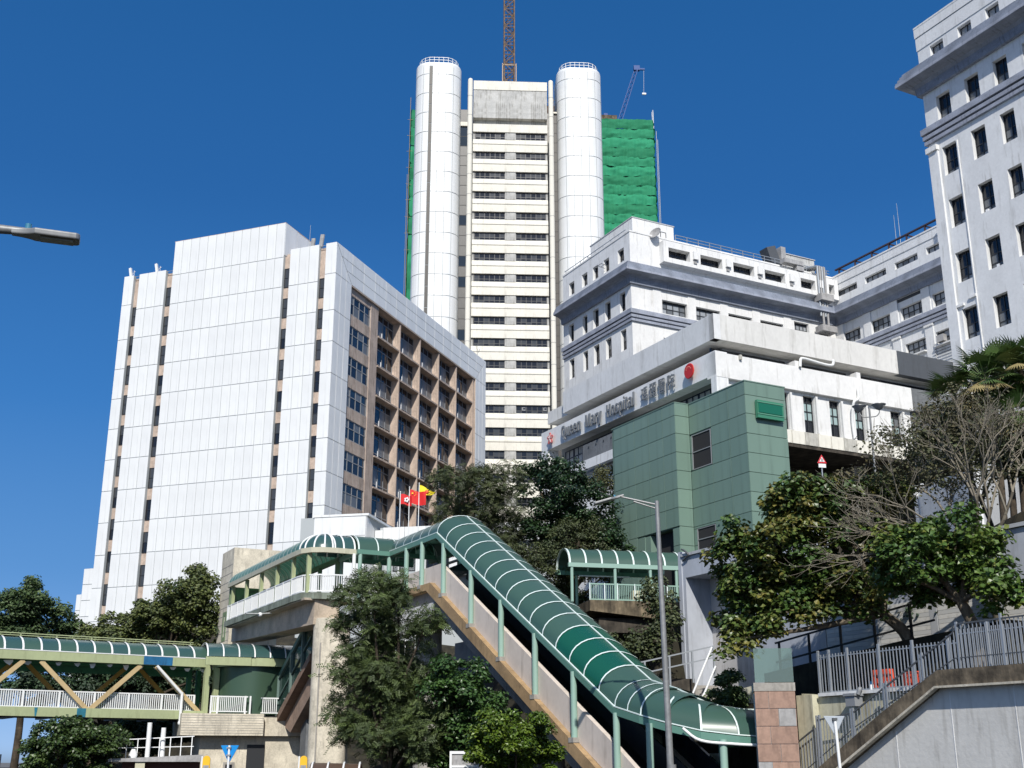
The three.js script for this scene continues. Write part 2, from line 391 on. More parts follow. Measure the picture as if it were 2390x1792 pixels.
  put(t, 'spandrel', gb(5.25, 0.86, 0.5), M.concPink, R, 3.78, 51.73, -0.3);
  const fins = [10.9, 16.65, 22.4, 28.2, 34.0, 39.9];
  for (let i = 1; i < fins.length; i++) put(t, 'fin', gb(0.2, 42.4, 1.0), M.concPinkClean, R, fins[i] - 0.1, 10.15, -0.1);
  for (let i = 0; i < 5; i++) for (let k = 0; k < 10; k++) {
    const y1 = 52.5 - 3.6 * k, y0 = y1 - 3.6;
    if (y0 < 18) break;
    put(t, 'sun_shelf', gb(fins[i + 1] - fins[i] - 0.22, 0.2, 0.98), M.concPinkClean, R, fins[i] + 0.11, y0, -0.14);
    win(t, R, fins[i] + 0.12, fins[i + 1] - 0.12, y0 + 0.2, y1 - 0.02, -1.05, { cols: 4, rowAt: [0.22, 0.74], frame: M.frameGrey, ft: 0.09, panes: (c, j) => (j === 1 && rnd() < 0.5 ? M.curtainDim : rnd() < 0.3 ? M.glassBlue : M.glass) });
    for (const q of [0.7, 2.0]) put(t, 'bracket', gb(0.07, 1.0, 0.07), M.frameWhite, R, fins[i] + q, y0 + 0.2, -0.72);
  }
  // slots with small windows
  for (const [a, b, first] of [[-27.1, -26.33, 52.45], [-22.55, -21.65, 54.3], [-6.72, -5.9, 54.3], [-2.19, -1.38, 52.45]])
    for (let k = 0; k < 11; k++) { const top = first - 3.6 * k; if (top < 15) break; win(t, L, a + 0.02, b - 0.02, top - 2.3, top, -0.34, { cols: 1, rows: 2, ft: 0.05, panes: () => (rnd() < 0.7 ? M.glassMid : M.glass) }); }
  const rail = [];
  for (const [a, b] of [[-27.1, -26.33], [-22.55, -21.65], [-2.19, -1.38]]) for (const y of [56.05, 56.35]) rail.push(bar([a, y, -0.3], [b, y, -0.3], 0.05, 0.05));
  mesh('roof_rail', rail, M.galv, t);
  // stepped annexes at the far end
  for (const [x0, x1, top] of [[-30.0, -28.55, 21.9], [-30.65, -30.02, 19.1]]) {
    mesh('annex', [b6(x0, x1, 8, top, -20, -0.4)], M.joint, t);
    for (let y = top; y > 11; y -= 1.75) put(t, 'annex_panel', gb(x1 - x0 - 0.02, 1.68, 0.06), pick(M.panel), L, x0 + 0.01, y - 1.72, -0.34);
  }
  // roof fittings
  for (const [u, y] of [[-27.9, 56.45], [-24.2, 56.45]]) {
    const a = new THREE.Matrix4().makeRotationZ(0.22);
    mesh('floodlight', [b6(-0.14, 0.14, 0.15, 1.25, -0.12, 0.12).applyMatrix4(a).translate(u, y, -0.5), cyl(0.03, 0.03, [u + 0.3, y - 0.3, -0.6], [u + 0.25, y + 0.9, -0.6], 6), bar([u + 0.1, y + 0.5, -0.55], [u + 0.5, y + 0.75, -0.55], 0.03, 0.03)], M.whiteSteel, t);
  }
  for (const [u, h] of [[-3.6, 1.2], [-2.5, 1.5]]) mesh('panel_antenna', [b6(u - 0.22, u + 0.22, 56.5, 56.5 + h, -0.9, -0.7).applyMatrix4(new THREE.Matrix4().makeTranslation(u, 56.5, 0).multiply(new THREE.Matrix4().makeRotationZ(-0.12)).multiply(new THREE.Matrix4().makeTranslation(-u, -56.5, 0))), cyl(0.04, 0.04, [u, 55.8, -1], [u, 57.4, -1], 6)], M.greyTile, t);
  mesh('aerial', [cyl(0.035, 0.02, [-4.4, 55.8, -1.5], [-4.4, 59.8, -1.5], 5)], M.galv, t);
  mesh('aerial', [cyl(0.03, 0.02, [-0.4, 56.3, -42], [-0.4, 58.4, -42], 5), bar([-0.4, 57.4, -42], [-0.4, 58.2, -41.2], 0.04, 0.04), bar([-0.4, 57.2, -42.3], [-0.4, 58.0, -42.9], 0.04, 0.04)], M.galvDark, t);
}
// low white annex at its foot, with the folded front
{
  const t = thing('entrance_annex', 'low white panelled annex with dark windows below the flags', 'building', [-16.4, 0, -104.6], 12);
  const L = FL(), y1 = 22.4;
  mesh('body', [b6(-2.6, 3.6, 8, y1 - 0.03, -9, -0.08), b6(3.9, 22, 8, y1 - 0.6, -9, -3.0)], M.joint, t);
  for (let k = 0; k < 4; k++) put(t, 'wall_panel', gb(4.9, 1.72, 0.08), M.panel[k % 4], L, -1.3, y1 - 1.76 * (k + 1), 0);
  put(t, 'coping', gb(5.2, 0.2, 9), M.panel[0], L, -1.4, y1 - 0.02, 0.06);
  put(t, 'side_panel', poly([[0, 14], [2.3, 14], [2.3, y1 - 0.9], [0, y1]], 0.1), M.panel[1], FR(3.62, 0), 0, 0, 0);
  for (let i = 0; i < 8; i++) put(t, 'fascia_panel', gb(1.96, 1.6, 0.1), M.panel[i % 4], L, 4.4 + i * 2.0, y1 - 2.3, -2.4);
  mesh('recess', [b6(3.66, 4.38, 14, y1 - 0.95, -3.0, -2.3)], M.panel[2], t);
  for (let i = 0; i < 5; i++) win(t, L, 5.2 + i * 3.1, 7.3 + i * 3.1, y1 - 4.6, y1 - 2.5, -2.95, { cols: 3, rows: 1, panes: () => M.glass });
  win(t, FR(3.66, 0), 0.5, 1.6, y1 - 3.9, y1 - 2.0, 0.06, { cols: 1, rows: 1, panes: () => M.glass });
  for (let i = 0; i < 5; i++) mesh('wall_panel', [b6(7.35 + i * 3.1, 8.25 + i * 3.1, y1 - 4.7, y1 - 2.45, -3.0, -2.9)], M.panel[i % 4], t);
}

// ---------------------------------------------------------------- tall ward tower with rounded stair towers
{
  const t = thing('ward_tower', 'tall cream hospital tower with white rounded stair shafts on both flanks', 'building', [-0.285, 0, -179.0], -2.908);
  const L = FL();
  const P = 3.71, B0 = 103.3;
  mesh('core', [b6(-6.3, 6.3, 0, 111, -24, -1.35), b6(-15.2, 15, 0, 104, -24, -4.5)], M.creamGrey, t);
  // spandrels with a sloping sill and a moulding
  const prof = [[-1.3, 0], [0, 0], [0, 1.30], [0.1, 1.38], [0.1, 1.62], [-0.02, 1.70], [-0.2, 2.36], [-1.3, 2.36]];
  const spGeo = sweep([[-6.3, 0, 0], [6.3, 0, 0]], prof, true, 0);
  const spA = new THREE.Matrix4();
  for (let k = 0; k < 19; k++) {
    const y = B0 - P * (k + 1);
    put(t, 'spandrel', spGeo, M.cream, L, 0, y, 0);
    const top = B0 - P * k;
    for (const [a, b] of [[-5.92, -0.87], [0.94, 5.97]]) {
      const vents = rnd() < 0.16 ? [Math.floor(rr(0, 6)), Math.floor(rr(0, 6))] : [];
      const wm = win(t, L, a, b, y + 2.36, top + 0.0, -0.3, { cols: 6, rowAt: [0.36], ft: 0.09, panes: (i, j) => (j === 1 ? (rnd() < 0.6 ? M.glass : M.glassMid) : rnd() < 0.7 ? M.glass : M.glassMid) });
      for (const v of vents) { const q = new THREE.Mesh(gb(0.5, 0.5, 0.1), M.frameGrey); q.name = 'vent_sash'; q.position.set(v * 0.84 + 0.12, 0.52, 0.06); wm.add(q); const h = new THREE.Mesh(gb(0.34, 0.28, 0.1), M.glass); h.name = 'pane'; h.position.set(v * 0.84 + 0.25, 0.66, 0.075); wm.add(h); }
    }
    put(t, 'mullion_pier', gb(1.78, 1.34, 0.9), M.creamGrey, L, -0.86, y + 2.36, -0.12);
    for (const u of [-6.28, 6.0]) put(t, 'end_pier', gb(0.3, 1.34, 0.5), M.creamGrey, L, u, y + 2.36, -0.3);
  }
  // crown
  put(t, 'crown_band', gb(12.6, 1.72, 1.2), M.cream, L, -6.3, 111.4, 0.05);
  put(t, 'crown_panel', gb(12.6, 4.26, 1.2), M.creamGrey, L, -6.3, 107.12, -0.04);
  put(t, 'crown_panel', gb(12.6, 1.14, 1.2), M.creamGrey, L, -6.3, 105.97, 0.02);
  put(t, 'recess_panel', gb(12.4, 1.16, 0.4), M.creamDirty, L, -6.2, 104.8, -0.85);
  put(t, 'crown_band', gb(12.6, 1.5, 1.2), M.cream, L, -6.3, 103.29, 0.02);
  for (const u of [-6.86, 6.94]) {
    const pl = put(t, 'corner_pipe', merged([new THREE.CapsuleGeometry(0.42, 80, 6, 14).translate(0, 73.1, 0)]), M.cream, L, u, 0, 0.05);
    for (let y = 110; y > 36; y -= P) { const r = new THREE.Mesh(new THREE.CylinderGeometry(0.445, 0.445, 0.07, 14), M.creamGrey); r.name = 'pipe_joint'; r.position.y = y; pl.add(r); }
  }
  // glazed links
  for (const [a, b, top, m] of [[-8.5, -7.28, 105.5, M.linkGrey], [7.36, 8.25, 108.4, M.linkBrown]])
    for (let y = top; y > 40; y -= P / 2) { put(t, 'link_panel', gb(b - a, P / 2 - 0.1, 0.2), rnd() < 0.16 && a < 0 ? M.glassBlue : m, L, a, y - P / 2 + 0.05, -2.4); put(t, 'link_rail', gb(b - a, 0.1, 0.24), M.black, L, a, y - P / 2 - 0.05, -2.38); }
  put(t, 'link_cap', gb(1.3, 2.4, 1), M.linkGrey, L, -8.5, 106.32, -2.2); put(t, 'link_sill', gb(1.3, 0.75, 1), M.cream, L, -8.5, 105.55, -2.1); put(t, 'link_sill', gb(1.0, 0.3, 1), M.cream, L, 7.3, 108.4, -2.1);
  // rounded shafts
  const shaft = (u0, u1, top, rows, slit) => {
    const r = 2.5, W = u1 - u0, dep = 9, pathPts = [];
    const arc = (cx, cz, a0, a1, n) => { for (let i = 0; i <= n; i++) { const a = a0 + (a1 - a0) * i / n; pathPts.push([cx + r * Math.cos(a), cz + r * Math.sin(a)]); } };
    pathPts.push([u0, -dep + r]); arc(u0 + r, 0.3 - r, Math.PI, Math.PI / 2, 10); arc(u1 - r, 0.3 - r, Math.PI / 2, 0, 10); pathPts.push([u1, -dep + r]);
    const shp = new THREE.Shape(pathPts.map(([x, z]) => new THREE.Vector2(x, z)));
    const cap = new THREE.ExtrudeGeometry(shp, { depth: 0.05, bevelEnabled: true, bevelThickness: 0.75, bevelSize: 0.7, bevelOffset: -0.7, bevelSegments: 5 });
    cap.rotateX(Math.PI / 2).scale(1, 1, 1); cap.translate(0, top - 0.75, 0);
    // after the turn the outline's z is mirrored back into place
    mesh('shaft_cap', [cap], M.panel[0], t);
    const inner = pathPts.map(([x, z]) => [u0 + W / 2 + (x - u0 - W / 2) * 0.985, 0, z - 0.06]);
    const wall = sweep(inner.map(([x, y, z]) => [x, y, z]), [[0, 30], [0, top - 0.9], [-0.2, top - 0.9], [-0.2, 30]], true, 0.6);
    mesh('shaft_wall', [wall], M.joint, t, false);
    // cut the perimeter into panels by arc length
    const len = [0]; for (let i = 1; i < pathPts.length; i++) len.push(len[i - 1] + Math.hypot(pathPts[i][0] - pathPts[i - 1][0], pathPts[i][1] - pathPts[i - 1][1]));
    const total = len[len.length - 1], at = (s) => { let i = 1; while (i < len.length - 1 && len[i] < s) i++; const k = (s - len[i - 1]) / (len[i] - len[i - 1]); return [pathPts[i - 1][0] + (pathPts[i][0] - pathPts[i - 1][0]) * k, pathPts[i - 1][1] + (pathPts[i][1] - pathPts[i - 1][1]) * k]; };
    const mid = total / 2, step = 1.31; let cuts = [];
    for (let s = mid - 4 * step; s <= mid + 4 * step + 0.01; s += step) cuts.push(s);
    const slitU = -13.62;
    const cutList = [];
    for (let i = 0; i < cuts.length - 1; i++) cutList.push([cuts[i], cuts[i + 1]]);
    const rowsY = [top - 0.85, ...rows];
    for (const [s0, s1] of cutList) {
      let a = s0, b = s1;
      const A = at(a), Bp = at(b);
      if (slit && A[0] < slitU + 0.26 && Bp[0] > slitU - 0.26 && A[1] > -0.2) { if (slitU - A[0] < Bp[0] - slitU) a = s0 + Math.max(0, slitU + 0.28 - A[0]); else b = s1 - Math.max(0, Bp[0] - (slitU - 0.28)); if (b - a < 0.15) continue; }
      const seg = []; for (let i = 0; i <= 4; i++) { const q = at(a + 0.06 + (b - a - 0.12) * i / 4); seg.push([q[0], 0, q[1]]); }
      for (let i = 0; i < rowsY.length - 1; i++) {
        const h = rowsY[i] - rowsY[i + 1] - 0.12;
        const g = sweep(seg, [[0, 0], [0, h], [-0.05, h], [-0.05, 0]], true, 0.6);
        put(t, 'shaft_panel', g, pick(M.panel), L, 0, rowsY[i + 1] + 0.06, 0);
      }
    }
    if (slit) for (let i = 0; i < 16; i++) put(t, 'slit_window', gb(0.5, P - 0.12, 0.1), M.linkBrown, L, slitU - 0.25, 115.7 - P * (i + 1), 0.29);
    const rr2 = [], n = 26, zc = -dep / 2;
    const loop = []; for (let i = 0; i <= 14; i++) { const q = at(total * (0.16 + 0.68 * i / 14)); loop.push([u0 + W / 2 + (q[0] - u0 - W / 2) * 0.86, q[1] - 0.5]); }
    for (let i = 0; i < loop.length - 1; i++) for (const y of [0.45, 0.95]) rr2.push(bar([loop[i][0], top + y, loop[i][1]], [loop[i + 1][0], top + y, loop[i + 1][1]], 0.07, 0.07));
    for (const p of loop) rr2.push(cyl(0.05, 0.05, [p[0], top - 0.5, p[1]], [p[0], top + 1, p[1]], 5));
    mesh('roof_rail', rr2, M.whiteSteel, t);
  };
  const rowsL = Array.from({ length: 17 }, (_, i) => 114.05 - P * i), rowsR = Array.from({ length: 17 }, (_, i) => 113.85 - P * i);
  shaft(-16.25, -8.42, 116.7, rowsL, true);
  shaft(8.12, 15.9, 116.45, rowsR, false);
}

// ---------------------------------------------------------------- tower under construction behind it, wrapped in green net
const netMat = [0, 1, 2].map((i) => std(0.010 + i * 0.004, 0.185 + i * 0.035, 0.085 + i * 0.02, 0.85));
const bamboo = std(0.30, 0.25, 0.16, 0.9);
{
  const t = thing('scaffolded_tower', 'new tower wrapped in green construction netting behind the rounded shafts', 'building', [-0.3, 0, -191], -2.9);
  mesh('core', [b6(-17.2, 25.6, 0, 111, -26, -1.2), b6(-6, 9, 111, 116, -14, -3)], M.concGrey, t);
  // net sheets: each lift hangs and sags by itself
  const sheet = (a, b, y0, y1, axis, k) => {
    const nx = 60, ny = 8, g = new THREE.PlaneGeometry(b - a, y1 - y0, nx, ny), p = g.attributes.position;
    for (let i = 0; i < p.count; i++) {
      const x = p.getX(i) + (b - a) / 2, y = p.getY(i) + (y1 - y0) / 2, fy = y / (y1 - y0);
      const sag = 0.16 * Math.sin(Math.PI * fy) + 0.10 * Math.sin(x * 5.3 + 3 * N1(x * 0.03, k * 0.21, 32, 32)) * (0.4 + 0.6 * N3(x * 0.02, k * 0.13, 32, 32)) + 0.34 * (fbm(N1, x * 0.09 + k * 0.37, y * 0.11 + k * 0.19, 8) - 0.5) + 0.12 * Math.sin(x * 2.1 + k) * (1 - fy);
      p.setZ(i, sag + 0.25 * (N2(x * 0.05 + k * 0.3, fy * 0.3, 16, 16) - 0.5));
      p.setY(i, p.getY(i) + 0.3 * (N3(x * 0.04 + k * 0.7, 0.3, 20, 20) - 0.5) * (1 - fy));
    }
    g.computeVertexNormals(); g.translate((a + b) / 2, (y0 + y1) / 2, 0);
    const m = mesh('net_sheet', g, netMat[k % 3], t);
    if (axis === 'x') { m.rotation.y = Math.PI / 2; m.position.x = 26.0; } else if (axis === 'l') { m.rotation.y = -Math.PI / 2; m.position.x = -17.9; } else m.position.z = 0;
    return m;
  };
  for (let k = 0; k < 37; k++) { const y1 = 113.4 - k * 1.9, y0 = y1 - 2.05; if (y0 < 42) break; sheet(16.2, 26.1, y0, y1, 'f', k); sheet(-0.4, 24, y0, y1, 'x', k); }
  for (let k = 0; k < 12; k++) { const y1 = 114.2 - k * 3.5; sheet(-17.9, -16.9, y1 - 3.7, y1, 'f', k); sheet(-24, 0.4, y1 - 3.7, y1, 'l', k + 5); }
  for (const [u, n] of [[26.6, 1], [26.4, 1]]) mesh('scaffold_pole', [cyl(0.06, 0.06, [u, 42, n ? 0.4 : 0.9], [u + (n ? 0.15 : 0), n ? 105 + rr(0, 10) : 113.6, n ? 0.4 : 0.9], 5)], n ? M.galv : bamboo, t);
  for (let k = 0; k < 5; k++) mesh('scaffold_pole', [cyl(0.05, 0.05, [26.2 + rr(-0.2, 0.3), 111, rr(-2, 0)], [26.3 + rr(-0.2, 0.2), rr(115, 116.8), rr(-2, 0)], 5)], M.whiteSteel, t);
  for (let k = 0; k < 9; k++) mesh('ledger_pole', [bar([-18.6, 112 - k * 3.2, 0.3], [-17.6, 112 - k * 3.2 + rr(-0.2, 0.2), 0.3], 0.05, 0.05)], bamboo, t);
  for (const u of [-18.35, -18.1]) mesh('scaffold_pole', [cyl(0.05, 0.05, [u, 70, 0.35], [u, u < -18.2 ? 101 : 116.5, 0.35], 5)], bamboo, t);
  // formwork and starter bars on the new top floor
  mesh('formwork', [b6(-1.6, 9, 116, 117.5, -4, -2.9), b6(9, 9.6, 104, 116.5, -5, -2.8)], std(0.20, 0.12, 0.085, 0.9, { map: texRust }), t);
  for (let i = 0; i < 26; i++) { const u = rr(-1.5, 9.6), h = rr(1.2, 4.6); mesh('starter_bar', [cyl(0.05, 0.04, [u, 117.2, -3], [u + rr(-0.15, 0.15), 117.4 + h, -3], 4)], i % 3 ? M.galv : bamboo, t); }
  for (let i = 0; i < 6; i++) mesh('guard_rail', [bar([-1.5 + i * 1.8, 118.2 + (i % 2) * 0.4, -2.8], [0.4 + i * 1.8, 118.2 + (i % 2) * 0.4, -2.8], 0.06, 0.06)], bamboo, t);
  for (let i = 0; i < 5; i++) put(t, 'green_platform', gb(1.6, 1.0, 0.3), netMat[1], FL(), 8.4, 111 - i * 1.5, -1.2);
  mesh('platform', [b6(15.9, 19.6, 113.6, 114.5, -6, -0.5), b6(16.2, 18.8, 114.5, 115.1, -5, -1.5)], M.concBrown, t);
}
function latticeMast(t, x, z, y0, y1, w, step, mat, leg = 0.14, brace = 0.07) {
  const c = [[x - w / 2, z - w / 2], [x + w / 2, z - w / 2], [x + w / 2, z + w / 2], [x - w / 2, z + w / 2]];
  for (const [a, b] of c) mesh('mast_leg', [b6(a - leg / 2, a + leg / 2, y0, y1, b - leg / 2, b + leg / 2)], mat, t);
  const gs = [];
  for (let y = y0, k = 0; y < y1 - 0.1; y += step, k++) for (let i = 0; i < 4; i++) {
    const p = c[i], q = c[(i + 1) % 4];
    gs.push(bar([p[0], y, p[1]], [q[0], y, q[1]], brace, brace));
    gs.push((k + i) % 2 ? bar([p[0], y, p[1]], [q[0], Math.min(y1, y + step), q[1]], brace, brace) : bar([q[0], y, q[1]], [p[0], Math.min(y1, y + step), p[1]], brace, brace));
  }
  return mesh('mast_bracing', gs, mat, t);
}
{
  const t = thing('tower_crane', 'brown lattice crane mast rising above the cream tower', 'crane', [-0.55, 111, -196], -2.9);
  const rustY = std(0.33, 0.20, 0.10, 0.7, { map: texRust });
  latticeMast(t, 0, 0, 0, 36, 1.9, 2.0, rustY, 0.22, 0.13);
  mesh('ladder', [b6(-0.35, -0.28, 3, 36, 0.6, 0.67), b6(0.28, 0.35, 3, 36, 0.6, 0.67), ...Array.from({ length: 40 }, (_, i) => b6(-0.3, 0.3, 3 + i * 0.8, 3.08 + i * 0.8, 0.6, 0.66))], rustY, t);
  mesh('climbing_frame', [b6(-1.35, -1.2, 5, 16, 0.9, 1.05), b6(1.2, 1.35, 5, 16, 0.9, 1.05), ...[7, 9.5, 12, 15.6].map((y) => b6(-1.35, 1.35, y, y + 0.16, 0.9, 1.05))], std(0.45, 0.33, 0.20, 0.7), t);
  mesh('collar', [b6(-1.35, 1.35, 6.0, 8.6, 1.06, 1.3), b6(-1.45, 1.45, 5.8, 6.0, -1.3, 1.4)], M.greyTile, t);
  mesh('base_frame', [b6(-1.6, -1.3, 0, 6, 0.9, 1.3), b6(1.3, 1.6, 0, 6, 0.9, 1.3), b6(-0.9, -0.7, 0, 6, 1.0, 1.2), b6(0.7, 0.9, 0, 6, 1.0, 1.2), b6(-1.7, 1.7, 3.2, 3.45, 0.9, 1.3)], std(0.42, 0.26, 0.11, 0.7), t);
}
{
  const blue = std(0.012, 0.06, 0.23, 0.6);
  const t = thing('luffing_crane', 'small blue luffing crane with a raised jib on the netted tower', 'crane', [18.6, 112.9, -200], -2.9);
  t.scale.setScalar(0.82);
  const jib = []; const a = [1.0, 1.2, 0], b = [6.6, 19.6, 0];
  for (const [dx, dz] of [[-0.6, 0], [0.45, 0.5], [0.45, -0.5]]) jib.push(bar([a[0] + dx, a[1], dz], [b[0] + dx * 0.7, b[1], dz * 0.7], 0.16, 0.16));
  for (let i = 0; i < 14; i++) { const p = (k) => [a[0] + (b[0] - a[0]) * k, a[1] + (b[1] - a[1]) * k]; const [x0, y0] = p(i / 14), [x1, y1] = p((i + 1) / 14); jib.push(bar([x0 - 0.6, y0, 0], [x1 + 0.45, y1, 0.4], 0.1, 0.1), bar([x0 + 0.45, y0, -0.4], [x1 - 0.6, y1, 0], 0.1, 0.1)); }
  mesh('jib', jib, blue, t);
  mesh('jib_head', [b6(6.0, 7.4, 19.4, 20.6, -0.4, 0.4), b6(7.4, 8.6, 19.6, 20.0, -0.2, 0.2)], blue, t);
  mesh('machinery_deck', [b6(-2.4, 1.5, 0.4, 1.4, -1, 1), b6(-0.8, 0.8, -1.2, 0.4, -0.8, 0.8)], blue, t);
  mesh('back_mast', [bar([-1.8, 1.3, 0.4], [-1.0, 7.2, 0], 0.2, 0.2), bar([0.2, 1.3, 0.4], [-0.9, 7.2, 0], 0.2, 0.2), bar([-2.2, 1.3, -0.4], [-2.0, 4.6, 0], 0.2, 0.2), b6(-1.4, -0.5, 6.8, 7.6, -0.4, 0.4), b6(-2.5, -1.6, 4.2, 5.0, -0.4, 0.4)], blue, t);
  mesh('hook_line', [cyl(0.03, 0.03, [8.4, 19.6, 0], [8.2, 13.6, 0], 4), b6(7.8, 8.7, 13.0, 13.4, -0.2, 0.2)], M.whiteSteel, t);
}

// ---------------------------------------------------------------- 1930s hospital block: two wings and the link between them
const cornice = [[0, 48.45], [0.3, 48.45], [0.36, 49.05], [0.55, 49.25], [1.3, 49.42], [1.3, 49.8], [1.18, 49.86], [1.18, 50.05], [1.06, 50.1], [1.06, 50.28], [0.92, 50.34], [0.92, 50.5], [0, 50.62]];
const stripe = (v0, v1, w) => [[0, v0], [w, v0], [w, v1], [0, v1]];
const bandParts = [stripe(45.2, 45.66, 0.34), stripe(44.78, 45.06, 0.26), stripe(44.38, 44.64, 0.2)];
function trims(t, path, cap = true) {
  mesh('cornice', [sweep(path.map(([x, z]) => [x, 0, z]), cornice, true, 0)], M.corniceBlue, t);
  mesh('cornice_edge', [sweep(path.map(([x, z]) => [x, 0, z]), [[1.303, 49.44], [1.33, 49.44], [1.33, 49.66], [1.303, 49.66]], true, 0)], M.bandBlue, t);
  for (const p of bandParts) mesh('string_course', [sweep(path.map(([x, z]) => [x, 0, z]), p, true, 0)], M.bandBlue, t);
  mesh('string_course_ground', [sweep(path.map(([x, z]) => [x, 0, z]), stripe(44.36, 45.68, 0.06), true, 0)], M.corniceBlue, t);
}
{
  const t = thing('hospital_wing', 'old white hospital wing with grey-blue cornices above the lettered podium', 'building', [12.248, 0, -113.34], YQ);
  const L = FL(), R = FR(), K = FL(0, -27.6);
  const hl = [];
  const top5 = [[-12.55, -11.4], [-9.72, -8.55], [-7.4, -6.3], [-5.15, -4.05], [-2.35, -1.15]], mid5 = [[-12.72, -11.65], [-9.75, -8.75], [-7.55, -6.4], [-5.12, -4.0], [-2.2, -1.15]];
  for (const [a, b] of top5) hl.push([a, b, 51.5, 53.02]);
  for (const [a, b] of mid5) hl.push([a, b, 45.96, 48.06], [a, b, 41.7, 43.95], [a, b, 37.5, 39.7], [a, b, 33.3, 35.5]);
  const th = 0.5;
  put(t, 'wall', poly(rect(-13.9, -0.01, 20, 54.35), th, hl), M.whiteCool, L);
  for (const [a, b, c, d] of hl) { if (d > 37) win(t, L, a, b, c, d, -0.34, { cols: 2, rowAt: d > 50 ? [0.35] : [0.22, 0.5], ft: 0.06, panes: (i, j) => (j === 0 && rnd() < 0.5 ? M.curtainDim : darkish()) }); }
  const hr = [];
  for (const [a, b] of [[3.8, 6.98], [8.07, 11.26], [12.33, 15.54], [16.65, 19.87]]) hr.push([a, b, 45.9, 47.42], [a, b, 41.7, 43.2]);
  hr.push([21.43, 23.5, 46.6, 48.1], [24.9, 26.6, 46.2, 47.6]);
  put(t, 'wall', poly(rect(0.01, 27.6, 20, 54.35), th, hr), M.whitePlaster, R);
  for (const [a, b, c, d] of hr) win(t, R, a, b, c, d, -0.36, { cols: 4, rows: 2, ft: 0.09, rowAt: [0.45, 0.85], panes: (i, j, cc, r) => (j === 2 ? M.glass : rnd() < 0.6 ? M.curtain : M.curtainDim) });
  mesh('core', [b6(-13.4, -0.52, 0, 54.2, -40, -0.52), b6(-0.5, 39, 0, 54.2, -42, -28.12)], M.frameDark, t);
  const hk = [];
  for (const [a, b] of [[0.53, 3.75], [5.0, 8.2], [9.5, 12.75], [13.95, 17.2], [18.4, 21.6]]) hk.push([a, b, 51.85, 52.62]);
  for (const [a, b] of [[0.83, 3.6], [5.25, 8.12], [9.62, 12.65], [14.05, 17.0], [18.5, 21.4]]) hk.push([a, b, 45.94, 47.36]);
  for (const [a, b] of [[0.9, 3.7], [5.3, 8.0], [9.8, 12.7], [13.97, 16.8], [18.4, 21.2]]) hk.push([a, b, 41.85, 43.25], [a, b, 37.6, 39.2]);
  put(t, 'wall', poly(rect(0.01, 39, 20, 54.35), th, hk), M.whiteCool, K);
  for (const [a, b, c, d] of hk) win(t, K, a, b, c, d, -0.36, { cols: 4, rows: d > 50 ? 1 : 2, ft: 0.09, panes: (i, j, cc, r) => (rnd() < 0.66 ? M.curtain : M.curtainDim) });
  trims(t, [[-13.9, 0], [0, 0], [0, -27.6], [39, -27.6]]);
  // pilasters of the link
  for (const u of [0.05, 4.3, 8.25, 12.72, 17.2]) { put(t, 'pilaster', gb(1.1, 2.75, 0.3), M.whiteCool, K, u, 45.68, 0.14); put(t, 'pilaster', gb(1.1, 20, 0.3), M.whiteCool, K, u, 24.3, 0.14); put(t, 'capital', gb(1.22, 0.22, 0.4), M.whitePlaster, K, u - 0.06, 44.1, 0.24); }
  for (const u of [2.65, 7.05, 11.3, 15.6, 19.95]) put(t, 'pilaster', gb(1.0, 2.75, 0.1), M.whitePlaster, R, u, 45.68, 0.08);
  put(t, 'recess_slot', gb(3.5, 0.34, 0.1), M.frameDark, K, 9.2, 48.05, 0.03);
  for (const u of [9.8, 13.97]) put(t, 'ledge', gb(2.9, 0.14, 0.5), M.whitePlaster, K, u, 41.6, 0.45);
  for (let i = 0; i < 3; i++) put(t, 'balcony_rail', gb(2.9, 0.06, 0.06), M.galvDark, K, 13.97, 40.7 + i * 0.3, 0.45);
  // projecting window box on the top floor
  const holes = [[4.28, 7.03], [8.39, 11.27], [12.74, 15.57], [17.03, 19.88], [22.1, 24.2], [26.19, 27.0]].map(([a, b]) => [a, b, 51.95, 53.1]);
  put(t, 'window_box', poly(rect(3.65, 27.55, 51.4, 53.8), 0.85, holes), M.whitePlaster, R, 0, 0, 0.85);
  for (const [a, b, c, d] of holes) win(t, R, a, b, c, d, 0.14, { cols: 4, rowAt: [0.48], ft: 0.08, panes: (i, j) => (j === 0 && rnd() < 0.5 ? M.curtainDim : M.glass) });
  for (const u of [7.35, 11.65, 15.95, 20.4, 24.6]) { put(t, 'bracket_box', gb(0.62, 0.9, 0.3), M.whitePlaster, R, u, 52.3, 1.15); put(t, 'bracket_shadow_plate', gb(0.4, 0.5, 0.1), M.greyTile, R, u + 0.1, 51.85, 0.95); }
  // parapet, roof rail, roof boxes
  mesh('coping', [sweep([[-13.9, 54.35, 0], [0, 54.35, 0], [0, 54.35, -27.6], [39, 54.35, -27.6]], [[-0.4, 0], [0.06, 0], [0.06, 0.16], [-0.4, 0.16]], true, 0)], M.whitePlaster, t);
  mesh('fascia_line', [sweep([[0, 0, -27.6], [39, 0, -27.6]], stripe(53.34, 53.42, 0.05), true, 0)], M.greyPaint, t);
  const rail = [];
  for (const y of [54.95, 55.3]) { rail.push(bar([-0.2, y, -6], [-0.2, y, -27.4], 0.06, 0.06), bar([-13.8, y - 0.3, -0.2], [-1, y - 0.3, -0.2], 0.06, 0.06)); }
  for (let z = -6; z > -27.5; z -= 1.5) rail.push(bar([-0.2, 54.4, z], [-0.2, 55.3, z], 0.06, 0.06));
  for (let x = -13.5; x < -1; x += 1.6) rail.push(bar([x, 54.4, -0.2], [x, 55.0, -0.2], 0.05, 0.05));
  mesh('roof_rail', rail, M.galv, t);
  mesh('stair_penthouse', [b6(-9.4, -0.9, 54.3, 56.55, -6.3, -1.0)], M.whitePlaster, t);
